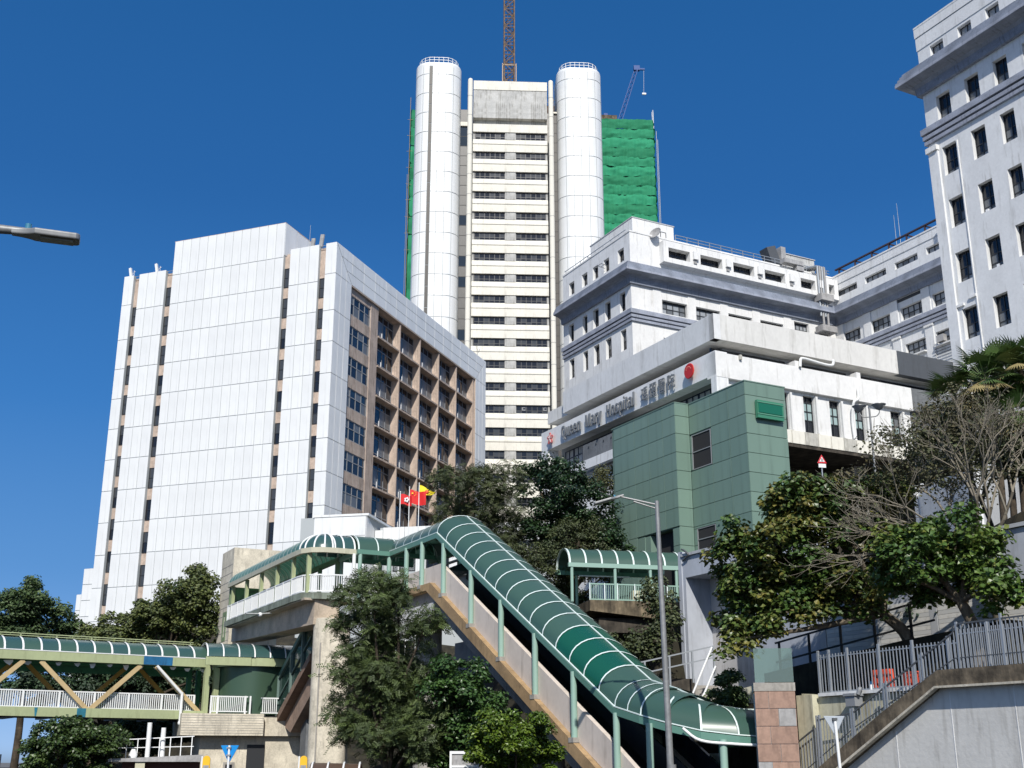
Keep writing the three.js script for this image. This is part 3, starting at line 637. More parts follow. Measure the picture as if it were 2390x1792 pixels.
  mesh('penthouse_coping', [b6(-9.5, -0.85, 56.56, 56.68, -6.4, -0.95)], M.greyPaint, t);
  win(t, FR(-0.88, 0), 4.55, 5.3, 54.9, 55.7, 0, { cols: 1, rows: 1, panes: () => M.glass });
  mesh('plant_room', [b6(-8, -1.2, 54.3, 56.75, -26.2, -22)], M.creamGrey, t);
  mesh('plant_coping', [b6(-8.1, -1.1, 56.76, 56.86, -26.3, -21.9)], M.greyPaint, t);
  mesh('cooling_duct', [b6(-1.9, -0.6, 54.6, 57.0, -20.9, -19.6).applyMatrix4(new THREE.Matrix4().makeTranslation(-1.2, 54.6, -20).multiply(new THREE.Matrix4().makeRotationX(0.35)).multiply(new THREE.Matrix4().makeTranslation(1.2, -54.6, 20)))], M.galvDark, t);
  mesh('cooling_unit', [b6(-2.2, -0.7, 54.4, 57.3, -21.6, -20.95)], M.greyTile, t);
  for (let i = 0; i < 4; i++) {
    const z = -24.5 - i * 0.33;
    mesh('duct_pipe', [cyl(0.13, 0.13, [1.05, 48.9 - (i % 2) * 2, z], [1.05, 54.9, z], 8), cyl(0.13, 0.13, [1.05, 54.9, z], [-1, 55.2, z + 0.6], 8)], i % 2 ? M.greyTile : M.galv, t);
  }
  for (const [a, b, c, d] of [[24.3, 26.1, 50.7, 51.5], [24.1, 26.2, 47.0, 47.7], [24.8, 26.6, 45.4, 46.2]]) mesh('duct_box', [b6(0.4, 1.6, c, d, -b, -a)], M.greyTile, t);
  mesh('duct_elbow', [b6(0.3, 1.1, 54.5, 55.0, -22.5, -19.8), b6(0.3, 1.0, 53.9, 54.6, -22.6, -21.6)], M.greyTile, t);
  // trellis along the roof of the link
  const tr = [bar([0, 55.5, -28.2], [39, 55.5, -28.2], 0.25, 0.14), bar([0, 55.4, -30], [39, 55.4, -30], 0.25, 0.14)];
  for (let x = 0.6; x < 38; x += 2.6) tr.push(bar([x, 54.4, -28.2], [x, 55.5, -28.2], 0.16, 0.16), bar([x, 55.45, -28.2], [x, 55.45, -30], 0.12, 0.12));
  mesh('roof_trellis', tr, std(0.05, 0.035, 0.045, 0.7), t);
  for (const [x, h] of [[6.0, 6.4], [6.6, 7.6]]) mesh('aerial', [cyl(0.05, 0.02, [x, 54.4, -32], [x, 54.4 + h, -32], 5)], M.galv, t);
  put(t, 'bracket_lamp', gb(0.16, 1.5, 0.2), M.whiteSteel, K, 16.1, 52.7, 0.5);
  mesh('air_conditioner', [b6(14.5, 15.4, 41.9, 42.6, -27.5, -27.0)], M.greyTile, t);
  const dish = new THREE.Mesh(new THREE.LatheGeometry([[0, 0.1], [0.3, 0.12], [0.55, 0.22], [0.7, 0.36]].map((p) => new THREE.Vector2(...p)), 14), M.greyTile); dish.name = 'dish'; dish.position.set(0.35, 54.5, -3.2); dish.rotation.set(1.2, 0.2, -0.4); t.add(dish);
  for (const y of [52.0]) { const b = mesh('clothes_rack', [bar([-4.9, y, 0], [-4.9, y + 0.15, 0.9], 0.04, 0.04), bar([-4.2, y, 0], [-4.2, y + 0.15, 0.9], 0.04, 0.04), bar([-5, y + 0.15, 0.9], [-4.1, y + 0.15, 0.9], 0.04, 0.04), bar([-5, y + 0.1, 0.5], [-4.1, y + 0.1, 0.5], 0.04, 0.04)], M.galvDark, t); }
}
{
  const t = thing('hospital_wing', 'tall white hospital wing with rows of dark windows above the palm', 'building', [30.389, 0, -77.237], YQ);
  const L = FL();
  const cols = [[1.15, 2.4], [3.76, 4.98], [6.26, 7.42], [8.72, 9.92], [11.2, 12.4]], rows = [[51.03, 52.06], [45.65, 47.8], [41.4, 43.65], [37.3, 39.5], [33.13, 35.38], [28.95, 31.2], [24.8, 27.0], [20.6, 22.8]];
  const holes = [];
  for (const [a, b] of cols) for (const [c, d] of rows) holes.push([a, b, c, d]);
  put(t, 'wall', poly(rect(0, 16, 14, 54.12), 0.5, holes), M.whiteCool, L);
  for (const [a, b, c, d] of holes) win(t, L, a, b, c, d, -0.32, { cols: 2, rowAt: d > 50 ? [] : [0.2, 0.5], rows: 1, ft: 0.06, panes: (i, j) => (d > 50 ? M.curtain : d > 45 ? (j < 2 ? M.curtainDim : M.glass) : j === 0 ? (rnd() < 0.6 ? M.curtain : M.curtainDim) : j === 1 && rnd() < 0.45 ? M.curtainDim : M.glass) });
  mesh('core', [b6(0.02, 16, 10, 54.0, -30, -0.52)], M.whiteCool, t);
  trims(t, [[0, -14], [0, 0], [16, 0]]);
  put(t, 'parapet_band', gb(16.1, 0.76, 0.4), M.whiteCool, L, -0.08, 53.38, 0.1);
  put(t, 'parapet_band', gb(16.05, 1.05, 0.4), M.whiteCool, L, -0.05, 52.28, 0.05);
  put(t, 'coping', gb(16.1, 0.14, 0.6), M.whitePlaster, L, -0.08, 54.14, 0.12);
  put(t, 'corner_pilaster', gb(0.84, 29.6, 0.2), M.whiteCool, L, 0.0, 14, 0.16);
  put(t, 'capital', gb(1.0, 0.4, 0.34), M.whitePlaster, L, -0.1, 43.62, 0.32);
  put(t, 'panel_edge', gb(0.07, 29.6, 0.1), M.whitePlaster, L, 2.5, 14, 0.07);
  for (const a of [0.9, 2.0]) put(t, 'lintel', gb(0.6, 0.18, 0.2), M.whitePlaster, L, a - 0.05, 31.4 + (a > 1 ? 0.3 : 0), 0.14);
  for (const [a] of cols.slice(0, 4)) for (const [c, d] of rows.slice(1, 6)) if (rnd() < 0.5) put(t, 'sill_item', gb(0.22, 0.24, 0.12), M.frameWhite, L, a + rr(0.15, 0.7), c + 0.04, -0.22);
}

// ---------------------------------------------------------------- podium with the lettering
const font = await new FontLoader().loadAsync('fonts/droid/droid_sans_bold.typeface.json');
{
  const t = thing('podium_block', 'white podium building carrying raised lettering and a red disc', 'building', [12.275, 0, -67.785], YQ);
  const L = FL(), R = FR();
  mesh('parapet', [poly(rect(-18.4, 0, 26.06, 27.7), 0.5)], M.greyPaint, t).material = std(0.74, 0.75, 0.755, 0.88, { map: texPlaster });
  put(t, 'parapet', poly(rect(0.0, 15.05, 26.06, 27.7), 0.5), M.parapetGrey, R, 0, 0, -0.002);
  put(t, 'parapet', poly(rect(15.06, 20.46, 26.06, 27.7), 0.5), M.slate, R, 0, 0, -0.002);
  mesh('roof_slab', [b6(-21.6, -0.5, 26.07, 27.0, -20.4, -0.5)], M.parapetGrey, t);
  mesh('storey_core', [b6(-21.2, -1.2, 20.21, 26.05, -20.3, -1.5), b6(-21.2, -6, 8, 20.2, -20.3, -1.5)], M.greyPaint, t);
  // sign band and its return
  put(t, 'sign_band', poly(rect(-21.7, -0.02, 23.8, 25.3), 0.9), M.whiteCool, L);
  put(t, 'sign_band_end', poly(rect(-0.55, -0.02, 20, 23.8), 0.9), M.whiteCool, L, 0, 0, -0.003);
  put(t, 'end_column', poly([[-21.7, 23.79], [-20.7, 23.79], [-20.7, 19], [-21.3, 19]], 0.9), M.whiteCool, L, 0, 0, -0.003);
  put(t, 'fascia_band', poly(rect(0.0, 16.03, 23.66, 25.22), 0.9), M.whitePlaster, R);
  put(t, 'fascia_band', poly(rect(16.04, 20.4, 23.66, 25.22), 0.9), M.slateMid, R);
  for (const [a, b] of [[0.4, 6.2], [6.6, 11.3], [11.65, 20]]) put(t, 'clerestory', gb(b - a, 0.5, 0.1), M.glass, R, a, 25.3, -0.95);
  for (const [a, b] of [[-16.2, -11], [-10.6, -6], [-5.6, -1.0]]) put(t, 'clerestory', gb(b - a, 0.5, 0.1), M.glass, L, a, 25.3, -0.95);
  for (const u of [6.2, 11.3]) put(t, 'stub_wall', gb(0.34, 0.4, 0.9), M.whitePlaster, R, u, 25.22, -0.02);
  put(t, 'wall_box', gb(0.16, 0.3, 0.16), M.creamDirty, R, 1.75, 24.95, 0.16);
  mesh('white_pipe', [tube([[0.12, 25.2, -6.5], [0.12, 25.75, -6.6], [0.12, 25.8, -6.8], [0.12, 25.75, -9.2], [0.12, 26.1, -9.3]], 0.09, 8, 40)], M.whiteSteel, t);
  mesh('downpipe', [tube([[0.15, 24.4, -11.15], [0.15, 23.75, -11.1], [0.2, 23.5, -10.7], [0.1, 23.2, -10.65], [-0.1, 22.2, -10.68], [-0.1, 21.1, -10.75]], 0.09, 8, 50)], M.whiteSteel, t);
  // window storey on the right
  const wn = [[5.25, 5.72], [6.9, 7.78], [9.03, 9.88], [11.14, 11.97], [14.25, 15.17], [17.0, 17.8]];
  put(t, 'window_wall', poly(rect(0.4, 16.0, 21.05, 23.66), 0.4, wn.slice(0, 5).map(([a, b]) => [a, b, 21.08, 23.5])), M.whitePlaster, R, 0, 0, -0.3);
  put(t, 'window_wall', poly(rect(16.01, 20.4, 21.05, 23.66), 0.4), M.slateMid, R, 0, 0, -0.3);
  for (const [a, b] of wn.slice(0, 5)) {
    win(t, R, a, b, 21.08, 23.5, -0.5, { cols: a < 6 ? 1 : 2, rowAt: [0.36, 0.6, 0.84], ft: 0.06, panes: (i, j) => (j === 0 || j === 3 ? M.glass : rnd() < 0.85 ? std(0.30, 0.40, 0.40, 0.25) : M.curtainDim) });
    put(t, 'jamb', gb(0.14, 2.42, 0.3), M.whitePlaster, R, b + 0.02, 21.08, -0.12);
  }
  for (let i = 0; i < 16; i++) put(t, 'sill_panel', gb(1.0, 0.82, 0.5), i % 3 ? M.cream : M.creamDirty, R, 0.4 + i * 1.05, 20.22, -0.1 + (i % 2) * 0.004);
  mesh('soffit', [b6(-10, -0.15, 20.0, 20.2, -20.3, -0.3)], M.brownWall, t);
  put(t, 'undercroft_wall', gb(19, 9, 0.4), M.brownWall, R, 1, 11, -4.5);
  for (const u of [3.2, 12.5]) put(t, 'column', gb(1.0, 9, 1.0), M.concGrey, R, u, 11, -2.2);
  for (const [u, v, w, h] of [[5.2, 15.9, 1.6, 1.6], [8.3, 15.6, 1.4, 1.6], [6, 17.6, 6, 0.12]]) put(t, 'undercroft_opening', gb(w, h, 0.2), M.frameDark, R, u, v, -4.45);
  // glazing below the sign
  for (let i = 0; i < 15; i++) win(t, L, -20.7 + i * 1.3, -20.7 + (i + 1) * 1.3 - 0.03, 21.9, 23.8, -1.46, { cols: 2, rowAt: [0.66], ft: 0.08, frame: std(0.02, 0.03, 0.06, 0.4), panes: (a, j) => (j === 1 ? (rnd() < 0.5 ? M.glassBlue : M.curtainDim) : i < 4 ? std(0.10, 0.14, 0.20, 0.1) : M.glassBlue) });
  put(t, 'terrace_parapet', poly(rect(-16.2, -9, 21.9, 23.1), 0.3), M.slateMid, L, 0, 0, -0.3);
  put(t, 'terrace_parapet', poly(rect(-20.6, -8, 21.3, 21.95), 0.4), M.whiteCool, L, 0, 0, -0.25);
  for (let i = 0; i < 5; i++) put(t, 'spout', gb(0.1, 0.12, 0.1), M.frameDark, L, -15.4 + i * 1.0, 22.75, -0.26);
  put(t, 'base_wall', poly(rect(-20.5, -0.6, 8, 21.3), 0.4), M.whitePlaster, L, 0, 0, -1.0);
  // lettering
  const letterMat = std(0.17, 0.18, 0.19, 0.45), rimMat = M.frameWhite;
  for (const [word, u0, u1] of [['Queen', -18.42, -15.56], ['Mary', -15.02, -12.82], ['Hospital', -12.2, -8.6]]) {
    let x = 0; const geos = [];
    for (const ch of word) { const g = new TextGeometry(ch, { font, size: 0.86, depth: 0.1, curveSegments: 5, bevelEnabled: false }); g.computeBoundingBox(); geos.push([g, x]); x += font.data.glyphs[ch].ha / font.data.resolution * 0.86; }
    const k = (u1 - u0) / x;
    for (const [g, o] of geos) { g.scale(k, 1, 1); put(t, 'letter', metricUV(g), letterMat, L, u0 + o * k, 24.13, 0.12); }
  }
  const glyphs = [
    [[0.3, 8.6, 3.3, 8.6], [0.5, 5.2, 3.1, 5.2], [0.2, 1.4, 3.4, 1.7], [1.8, 1.4, 1.8, 8.6], [4.6, 2.8, 4.6, 9.2], [4.6, 9.2, 9, 9.2], [4.6, 7.3, 8.6, 7.3], [4.6, 5.4, 8.6, 5.4], [4.6, 3.4, 9.4, 3.4], [6.7, 3.4, 6.7, 9.2], [9.4, 0.4, 9.4, 3.4], [4.1, 0.8, 4.4, 2], [5.6, 0.9, 5.7, 2], [6.9, 0.9, 6.9, 2], [8.1, 0.9, 8, 2]],
    [[0.6, 9.5, 4.6, 9.5], [5.4, 9.5, 9.4, 9.5], [1, 7, 1, 8.5], [1, 8.5, 4.3, 8.5], [4.3, 7, 4.3, 8.5], [5.7, 7, 5.7, 8.5], [5.7, 8.5, 9, 8.5], [9, 7, 9, 8.5], [1.2, 6.2, 9.2, 6.2], [1.2, 0.2, 1.2, 6.2], [2.6, 5, 8.8, 5], [2.6, 3.9, 8.8, 3.9], [4.6, 3.9, 4.6, 6.2], [6.8, 3.9, 6.8, 6.2], [2.8, 0.4, 2.8, 3], [2.8, 1.9, 5, 1.9], [6.2, 0.4, 6.2, 3], [6.2, 1.6, 9.2, 2.2], [6.2, 0.4, 9.4, 0.5]],
    [[0.5, 9.6, 4.6, 9.6], [0.7, 5.4, 0.7, 9.6], [0.7, 5.4, 4.8, 5.4], [1.2, 8.3, 4.2, 8.3], [1.2, 7, 4.4, 7], [2.7, 5.4, 2.7, 8.3], [5.6, 9.5, 8.6, 9.5], [5.6, 7.6, 5.6, 9.5], [8.6, 7.8, 8.6, 9.5], [5.4, 7, 9, 7], [5.4, 5.2, 9.2, 6.8], [5.6, 6.8, 9.4, 5.2], [0.8, 4.4, 9.2, 4.4], [1.6, 0.3, 1.6, 3.4], [1.6, 3.4, 8.4, 3.4], [8.4, 0.3, 8.4, 3.4], [1.6, 1.8, 8.4, 1.8], [1.6, 0.3, 8.4, 0.3], [4.2, 1.8, 4.2, 4.4], [5.8, 1.8, 5.8, 4.4]],
    [[0.8, 0.2, 0.8, 9.4], [0.8, 9.4, 3.2, 9.4], [3.2, 9.4, 1.9, 6.6], [1.9, 6.6, 3.3, 4.6], [3.3, 4.6, 1.6, 3.6], [6.6, 8.8, 6.6, 9.8], [4, 7.4, 4, 8.7], [4, 8.7, 9.5, 8.7], [9.5, 7.4, 9.5, 8.7], [4.8, 6.6, 8.8, 6.6], [4, 4.6, 9.6, 4.6], [5.8, 4.6, 5.4, 2], [5.4, 2, 3.8, 0.3], [7.4, 0.8, 7.4, 4.6], [7.4, 0.7, 9.6, 0.7], [9.6, 0.7, 9.6, 1.8]]];
  [[-7.85, 0.78], [-6.88, 0.8], [-5.84, 0.76], [-4.86, 0.82]].forEach(([u, w], i) => {
    const gs = glyphs[i].map(([a, b, c, d]) => bar([a * w / 10, b * 0.095, 0], [c * w / 10, d * 0.095, 0], a === c ? 0.075 : 0.07, 0.07));
    put(t, 'character', metricUV(merged(gs)), letterMat, L, u, 24.08, 0.16);
  });
  const disc = new THREE.CylinderGeometry(0.46, 0.46, 0.1, 36); disc.rotateX(Math.PI / 2);
  const dm = put(t, 'red_disc', metricUV(disc), std(0.50, 0.022, 0.012, 0.35), L, -2.32, 24.6, 0.28);
  const rim = new THREE.Mesh(new THREE.TorusGeometry(0.47, 0.025, 8, 40), std(0.62, 0.05, 0.03, 0.4)); rim.name = 'rim'; dm.add(rim);
  for (let i = 0; i < 5; i++) { const d = new THREE.Mesh(new THREE.SphereGeometry(0.035, 8, 6), std(0.7, 0.25, 0.2, 0.4)); d.name = 'stud'; const a = Math.PI / 2 + (i - 2) * 0.55; d.position.set(0.26 * Math.cos(a), 0.26 * Math.sin(a), 0.06); dm.add(d); }
  const fl = new THREE.Shape(); for (let i = 0; i <= 60; i++) { const a = i / 60 * Math.PI * 2, r = 0.36 + 0.1 * Math.cos(5 * a); const p = [r * Math.sin(a), r * Math.cos(a)]; i ? fl.lineTo(...p) : fl.moveTo(...p); }
  const fm = put(t, 'emblem', metricUV(new THREE.ExtrudeGeometry(fl, { depth: 0.06, bevelEnabled: false })), std(0.62, 0.16, 0.14, 0.5), L, -20.0, 24.5, 0.18);
  for (let i = 0; i < 5; i++) { const a = i / 5 * Math.PI * 2; const s = new THREE.Mesh(bar([0.05 * Math.sin(a), 0.05 * Math.cos(a), 0.065], [0.3 * Math.sin(a + 0.25), 0.3 * Math.cos(a + 0.25), 0.065], 0.07, 0.02), M.frameWhite); s.name = 'emblem_petal'; fm.add(s); }
}

// ---------------------------------------------------------------- green panelled lift tower
{
  const t = thing('green_lift_tower', 'sage green panelled lift tower with two tall windows', 'tower', [12.659, 0, -61.715], YQ);
  const L = FL(), R = FR(), st = FR(-5.17, 0.99), G2 = FL(-5.17, 0.99);
  const rows = [21.42, 20.64, 19.58, 18.47, 17.4, 16.33, 15.26, 14.19, 13.12, 12.05, 10.98];
  const g = 0.015;
  mesh('core', [b6(-12, -0.06, 10, 21.38, -2.76, -0.06), b6(-12, -5.24, 14.15, 21.36, 0.2, 0.93), b6(-5.9, -5.24, 10, 14.2, 0.0, 0.93), b6(-12, -8.8, 10, 14.2, 0.0, 0.93)], M.greenJoint, t);
  const pan = (f, u0, u1, v0, v1) => put(t, 'cladding_panel', gb(u1 - u0 - 2 * g, v1 - v0 - 2 * g, 0.05), pick(M.green), f, u0 + g, v0 + g, 0);
  const wins = [[-5.03, -3.24, 17.46, 19.5], [-4.9, -3.2, 12.78, 14.06]];
  const clip = (f, u0, u1, v0, v1, holes) => {   // a panel minus window openings it touches
    const hit = holes.find((h) => h[0] < u1 - 0.05 && h[1] > u0 + 0.05 && h[2] < v1 - 0.05 && h[3] > v0 + 0.05);
    if (!hit) return pan(f, u0, u1, v0, v1);
    if (hit[2] > v0 + 0.1) pan(f, u0, u1, v0, hit[2]);
    if (hit[3] < v1 - 0.1) pan(f, u0, u1, hit[3], v1);
    const a = Math.max(v0, hit[2]), b = Math.min(v1, hit[3]);
    if (hit[0] > u0 + 0.1) pan(f, u0, hit[0], a, b);
    if (hit[1] < u1 - 0.1) pan(f, hit[1], u1, a, b);
  };
  const cl = [-5.17, -3.16, -1.51, 0], cr = [0, 2.81], c2 = [-6.6, -4.29, -2.71, -1.28, 0], cs = [-0.99, 0];
  const door = [[-3.47, -0.63, 9, 14.12]];
  for (let i = 0; i < rows.length - 1; i++) {
    for (let c = 0; c < 3; c++) clip(L, cl[c], cl[c + 1], rows[i + 1], rows[i], wins);
    pan(R, 0, 2.81, rows[i + 1], rows[i]);
    pan(FR(-5.17, 0), -0.97, 0, rows[i + 1], rows[i]);
    for (let c = 0; c < 4; c++) clip(G2, c2[c], c2[c + 1], rows[i + 1], rows[i], door);
  }
  for (const [a, b, c, d] of wins) { mesh('window_reveal', [b6(a, b, c, d, -0.5, -0.055)], M.darkVoid, t); win(t, L, a, b, c, d, -0.01, { cols: 1, rows: 2, frame: M.frameGrey, ft: 0.05, panes: () => std(0.008, 0.018, 0.024, 0.3) }); }
  mesh('doorway', [b6(-8.62, -5.82, 10, 14.1, 0.0, 0.5)], M.darkVoid, t);
  put(t, 'door_jamb', gb(0.5, 4.1, 0.9), M.green[0], G2, -3.48, 10, -0.06);
  mesh('parapet_cap', [b6(-12, 0.03, 21.4, 21.46, -2.84, 0.03), b6(-12, -5.15, 21.395, 21.45, 0.04, 1.02)], M.green[1], t);
  // green sign box on the sunlit side
  const sb = put(t, 'sign_box', gb(1.8, 1.0, 0.2), std(0.05, 0.21, 0.125, 0.4), R, 0.6, 19.35, 0.28);
  for (const [u, v, w, h, m] of [[0.06, 0.30, 1.62, 0.52, std(0.012, 0.13, 0.075, 0.25)], [-0.02, 0.86, 1.84, 0.05, std(0.10, 0.27, 0.18, 0.5)], [-0.02, 0.2, 1.84, 0.05, std(0.10, 0.27, 0.18, 0.5)]]) { const q = new THREE.Mesh(gb(w, h, 0.05), m); q.name = 'sign_face'; q.position.set(u, v, 0.03); sb.add(q); }
}

// ---------------------------------------------------------------- grey retaining block under the lift tower
{
  const [x, z] = toWorld(8.98, -9.65);
  const t = thing('retaining_block', 'pale grey concrete retaining block with a deep bay below the green tower', 'building', [x, 0, z], YQ);
  const L = FL();
  const paint = std(0.47, 0.50, 0.555, 0.85, { map: texPlaster });
  put(t, 'frame', poly([[-0.3, 2], [0.2, 2], [0.2, 10.45], [5.2, 10.45], [5.2, 2.5], [34, 2.5], [34, 9.6], [9, 9.6], [9, 11.5], [0.1, 11.5], [-0.3, 11.62]], 1.6), paint, L);
  put(t, 'frame_edge', gb(0.28, 9.8, 1.8), paint, L, -0.32, 2, 0.06);
  put(t, 'coping', gb(9, 0.14, 1.9), M.greyPaint, L, 0.0, 11.52, 0.12); put(t, 'coping', gb(25, 0.14, 1.9), M.greyPaint, L, 9.0, 9.62, 0.12);
  put(t, 'bay_wall', gb(5.6, 9, 0.4), std(0.56, 0.55, 0.545, 0.88, { map: texPlaster }), L, 0.1, 2, -1.5);
  mesh('drain_pipe', [tube([[0.1, 11.9, 0.1], [0.5, 11.75, 0.2], [0.7, 11.55, 0.16], [0.15, 11.3, 0.1]], 0.05, 6, 24)], M.galvDark, t);
  // tiled strips on the long wall: courses of pale tile
  for (let i = 0; i < 4; i++) for (let k = 0; k < 12; k++) put(t, 'tile_course', gb(2.7, 0.155, 0.05), k % 2 ? M.wallLight : std(0.55, 0.55, 0.53, 0.85), L, 10.2 + i * 3.1, 5.6 + k * 0.165, 0.04);
  for (let i = 0; i < 5; i++) put(t, 'grey_strip', gb(0.36, 2.2, 0.06), M.greyPaint, L, 9.8 + i * 3.1, 5.6, 0.05);
}

// ---------------------------------------------------------------- barrel canopies
function arcProf(W, rise, n = 14, off = 0) { const a = []; for (let i = 0; i <= n; i++) { const q = Math.PI * i / n; a.push([-W / 2 + (W / 2 + off) * Math.cos(q), (rise + off) * Math.sin(q)]); } return a; }
function ringProf(W, rise, n = 14, a = 0.045, b = -0.03) { return [...arcProf(W, rise, n, a), ...arcProf(W, rise, n, b).reverse()]; }
const lerp3 = (p, q, k) => p.map((v, i) => v + (q[i] - v) * k);
function barrel(t, path, W, rise, spacing, mats, ribMat, { rib = 0.035, special = () => null, panelName = 'roof_panel' } = {}) {
  let count = 0;
  for (let i = 0; i < path.length - 1; i++) {
    const p = path[i], q = path[i + 1], L = Math.hypot(q[0] - p[0], q[2] - p[2]), n = Math.max(1, Math.round(L / spacing));
    for (let k = 0; k < n; k++) {
      const a = lerp3(p, q, k / n), b = lerp3(p, q, (k + 1) / n);
      mesh(panelName, sweep([a, b], arcProf(W, rise), false, 0.9), special(count) ?? mats[count % mats.length], t, true);
      const e = lerp3(p, q, k / n - rib / L), f = lerp3(p, q, k / n + rib / L);
      mesh('rib', sweep([e, f], ringProf(W, rise), true, 0.7, false), ribMat, t, true);
      count++;
    }
  }
  const z = path[path.length - 1], y = path[path.length - 2], L = Math.hypot(z[0] - y[0], z[2] - y[2]);
  mesh('rib', sweep([lerp3(y, z, 1 - rib / L), lerp3(y, z, 1 + rib / L)], ringProf(W, rise), true, 0.7, false), ribMat, t, true);
}
function pickets(x0, y0, x1, y1, z, h, gap, r = 0.018) {      // merged balusters and rails of one railing bay, along X
  const g = [], L = Math.hypot(x1 - x0, y1 - y0), n = Math.max(2, Math.round(L / gap));
  for (let i = 1; i < n; i++) { const k = i / n, x = x0 + (x1 - x0) * k, y = y0 + (y1 - y0) * k; g.push(b6(x - r, x + r, y + 0.1, y + h - 0.04, z - r, z + r)); }
  g.push(bar([x0, y0 + h, z], [x1, y1 + h, z], 0.07, 0.07), bar([x0, y0 + 0.1, z], [x1, y1 + 0.1, z], 0.06, 0.06));
  return g;
}

// ---------------------------------------------------------------- covered escalator
{
  const t = thing('covered_escalator', 'covered escalator with a green barrel roof and pink parapet descending the slope', 'escalator', [S0[0], 0, S0[1]], YQ);
  const W = 3.2, rise = 1.05;
  const path = [[-8.4, 13.42, 0], [0, 13.42, 0], [17.5, 3.64, 0], [19.3, 3.26, 0], [20.6, 2.96, -0.26], [21.7, 2.66, -1.0], [22.44, 2.5, -2.1], [22.7, 2.42, -3.4], [22.7, 2.4, -6.6]];
  const deep = (s) => (s >= 18 && s <= 20 ? M.roofGreenNew : null);
  barrel(t, path, W, rise, 1.145, M.roofGreen, M.ribWhite, { special: deep });
  // crest seam and eave beams
  for (const [w, v, m, a, b, nm] of [[-1.72, rise + 0.03, M.ribWhite, 0.06, 0.04, 'ridge_bar'], [0.02, -0.16, M.eaveGreen, 0.2, 0.26, 'eave_beam'], [-W - 0.02, -0.16, M.eaveGreen, 0.2, 0.26, 'eave_beam'], [0.06, 0.02, M.ribWhite, 0.07, 0.04, 'gutter_edge']])
    mesh(nm, [sweep(path, [[w - a / 2, v - b / 2], [w + a / 2, v - b / 2], [w + a / 2, v + b / 2], [w - a / 2, v + b / 2]], true, 0)], m, t);
  const eaveAt = (X) => (X < 0 ? 13.42 : X < 17.5 ? 13.42 - X * 0.5589 : 3.64 - (X - 17.5) * 0.2);
  const ledgeAt = (X) => (X < -0.45 ? 10.78 : 10.78 - (X + 0.45) * 0.5589);
  for (const X of [-6.85, -4.2, -1.95, 0.95, 4.36, 7.68, 11.02, 14.37, 17.62, 19.9]) {
    const y0 = Math.max(-1.0, ledgeAt(X));
    mesh('post', [cyl(0.135, 0.135, [X, y0 - 0.1, 0.06], [X, eaveAt(X) - 0.2, 0.06], 16)], M.mint, t);
    mesh('post_base', [b6(X - 0.2, X + 0.2, y0 - 0.16, y0 + 0.04, -0.12, 0.24)], M.concGrey, t);
    mesh('post', [cyl(0.135, 0.135, [X, y0 - 0.1, -W - 0.06], [X, eaveAt(X) - 0.2, -W - 0.06], 12)], M.mint, t);
    if (X < 17) mesh('cross_brace', [bar([X, eaveAt(X) - 0.55, 0], [X, eaveAt(X) + 0.4, -0.8], 0.08, 0.08), bar([X, eaveAt(X) - 0.55, -W], [X, eaveAt(X) + 0.4, -W + 0.8], 0.08, 0.08)], M.eaveGreen, t);
  }
  // parapets, ledge, girder (outlines in X, height)
  const F = (z) => FL(0, z);
  const par = [[-8.6, 10.7], [-0.45, 10.7], [20.5, -1.0], [22.6, -1.0], [17.4, 2.14], [0.28, 11.72], [-8.6, 11.74]];
  put(t, 'parapet', poly(par, 0.22), M.parapetPink, F(-0.06));
  put(t, 'parapet', poly(par, 0.22), M.parapetPink, F(-W + 0.24));
  const led = [[-8.6, 10.42], [-1.0, 10.42], [19.6, -1.1], [20.6, -1.1], [-0.45, 10.78], [-8.6, 10.78]];
  put(t, 'ledge', poly(led, 0.55), M.ochre, F(0.22));
  const gir = [[-8.6, 9.06], [-0.1, 9.06], [18.0, -1.1], [19.4, -1.1], [-1.0, 10.42], [-8.6, 10.42]];
  put(t, 'girder', poly(gir, 0.4), M.girder, F(-0.25));
  put(t, 'girder', poly(gir, 0.4), M.girder, F(-W + 0.6));
  put(t, 'soffit', poly([[-8.6, 9.6], [0.2, 9.6], [18.6, -0.8], [19.0, -0.8], [-0.8, 10.4], [-8.6, 10.4]], W - 1.0), M.stairPink, F(-0.6));
  put(t, 'corbel', poly([[-4.8, 8.2], [-0.6, 9.05], [-0.1, 9.7], [-4.8, 9.7]], 0.5), M.wallLight, F(0.1));
  // escalator body and dark far lining
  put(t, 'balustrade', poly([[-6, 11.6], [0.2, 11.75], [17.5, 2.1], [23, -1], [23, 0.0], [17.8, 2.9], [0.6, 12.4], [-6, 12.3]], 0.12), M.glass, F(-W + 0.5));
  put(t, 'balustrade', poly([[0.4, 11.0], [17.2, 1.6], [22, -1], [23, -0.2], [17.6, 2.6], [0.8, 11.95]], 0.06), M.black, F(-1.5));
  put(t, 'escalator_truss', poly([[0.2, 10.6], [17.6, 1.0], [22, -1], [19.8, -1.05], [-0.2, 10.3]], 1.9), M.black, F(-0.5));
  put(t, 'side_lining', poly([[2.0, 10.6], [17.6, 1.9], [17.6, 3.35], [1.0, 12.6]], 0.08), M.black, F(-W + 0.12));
  put(t, 'walkway_deck', poly([[-8.6, 10.45], [0, 10.45], [0, 10.7], [-8.6, 10.7]], W - 0.6), M.concGrey, F(-0.3));
  mesh('light_fitting', [b6(-0.75, -0.45, 13.6, 13.9, -1.8, -1.4)], M.creamWall, t);
  mesh('cable_tray', [b6(-6, 0, 12.55, 12.65, -2.8, -2.6)], M.galv, t);
  // corner barrel that turns the roof towards the footbridge
  barrel(t, [[-10.0, 13.40, -2.8], [-10.0, 13.40, 2.0]].map(([x, y, z]) => [x + 3.2, y, z]).reverse(), W, rise - 0.03, 1.2, M.roofGreen, M.ribWhite);
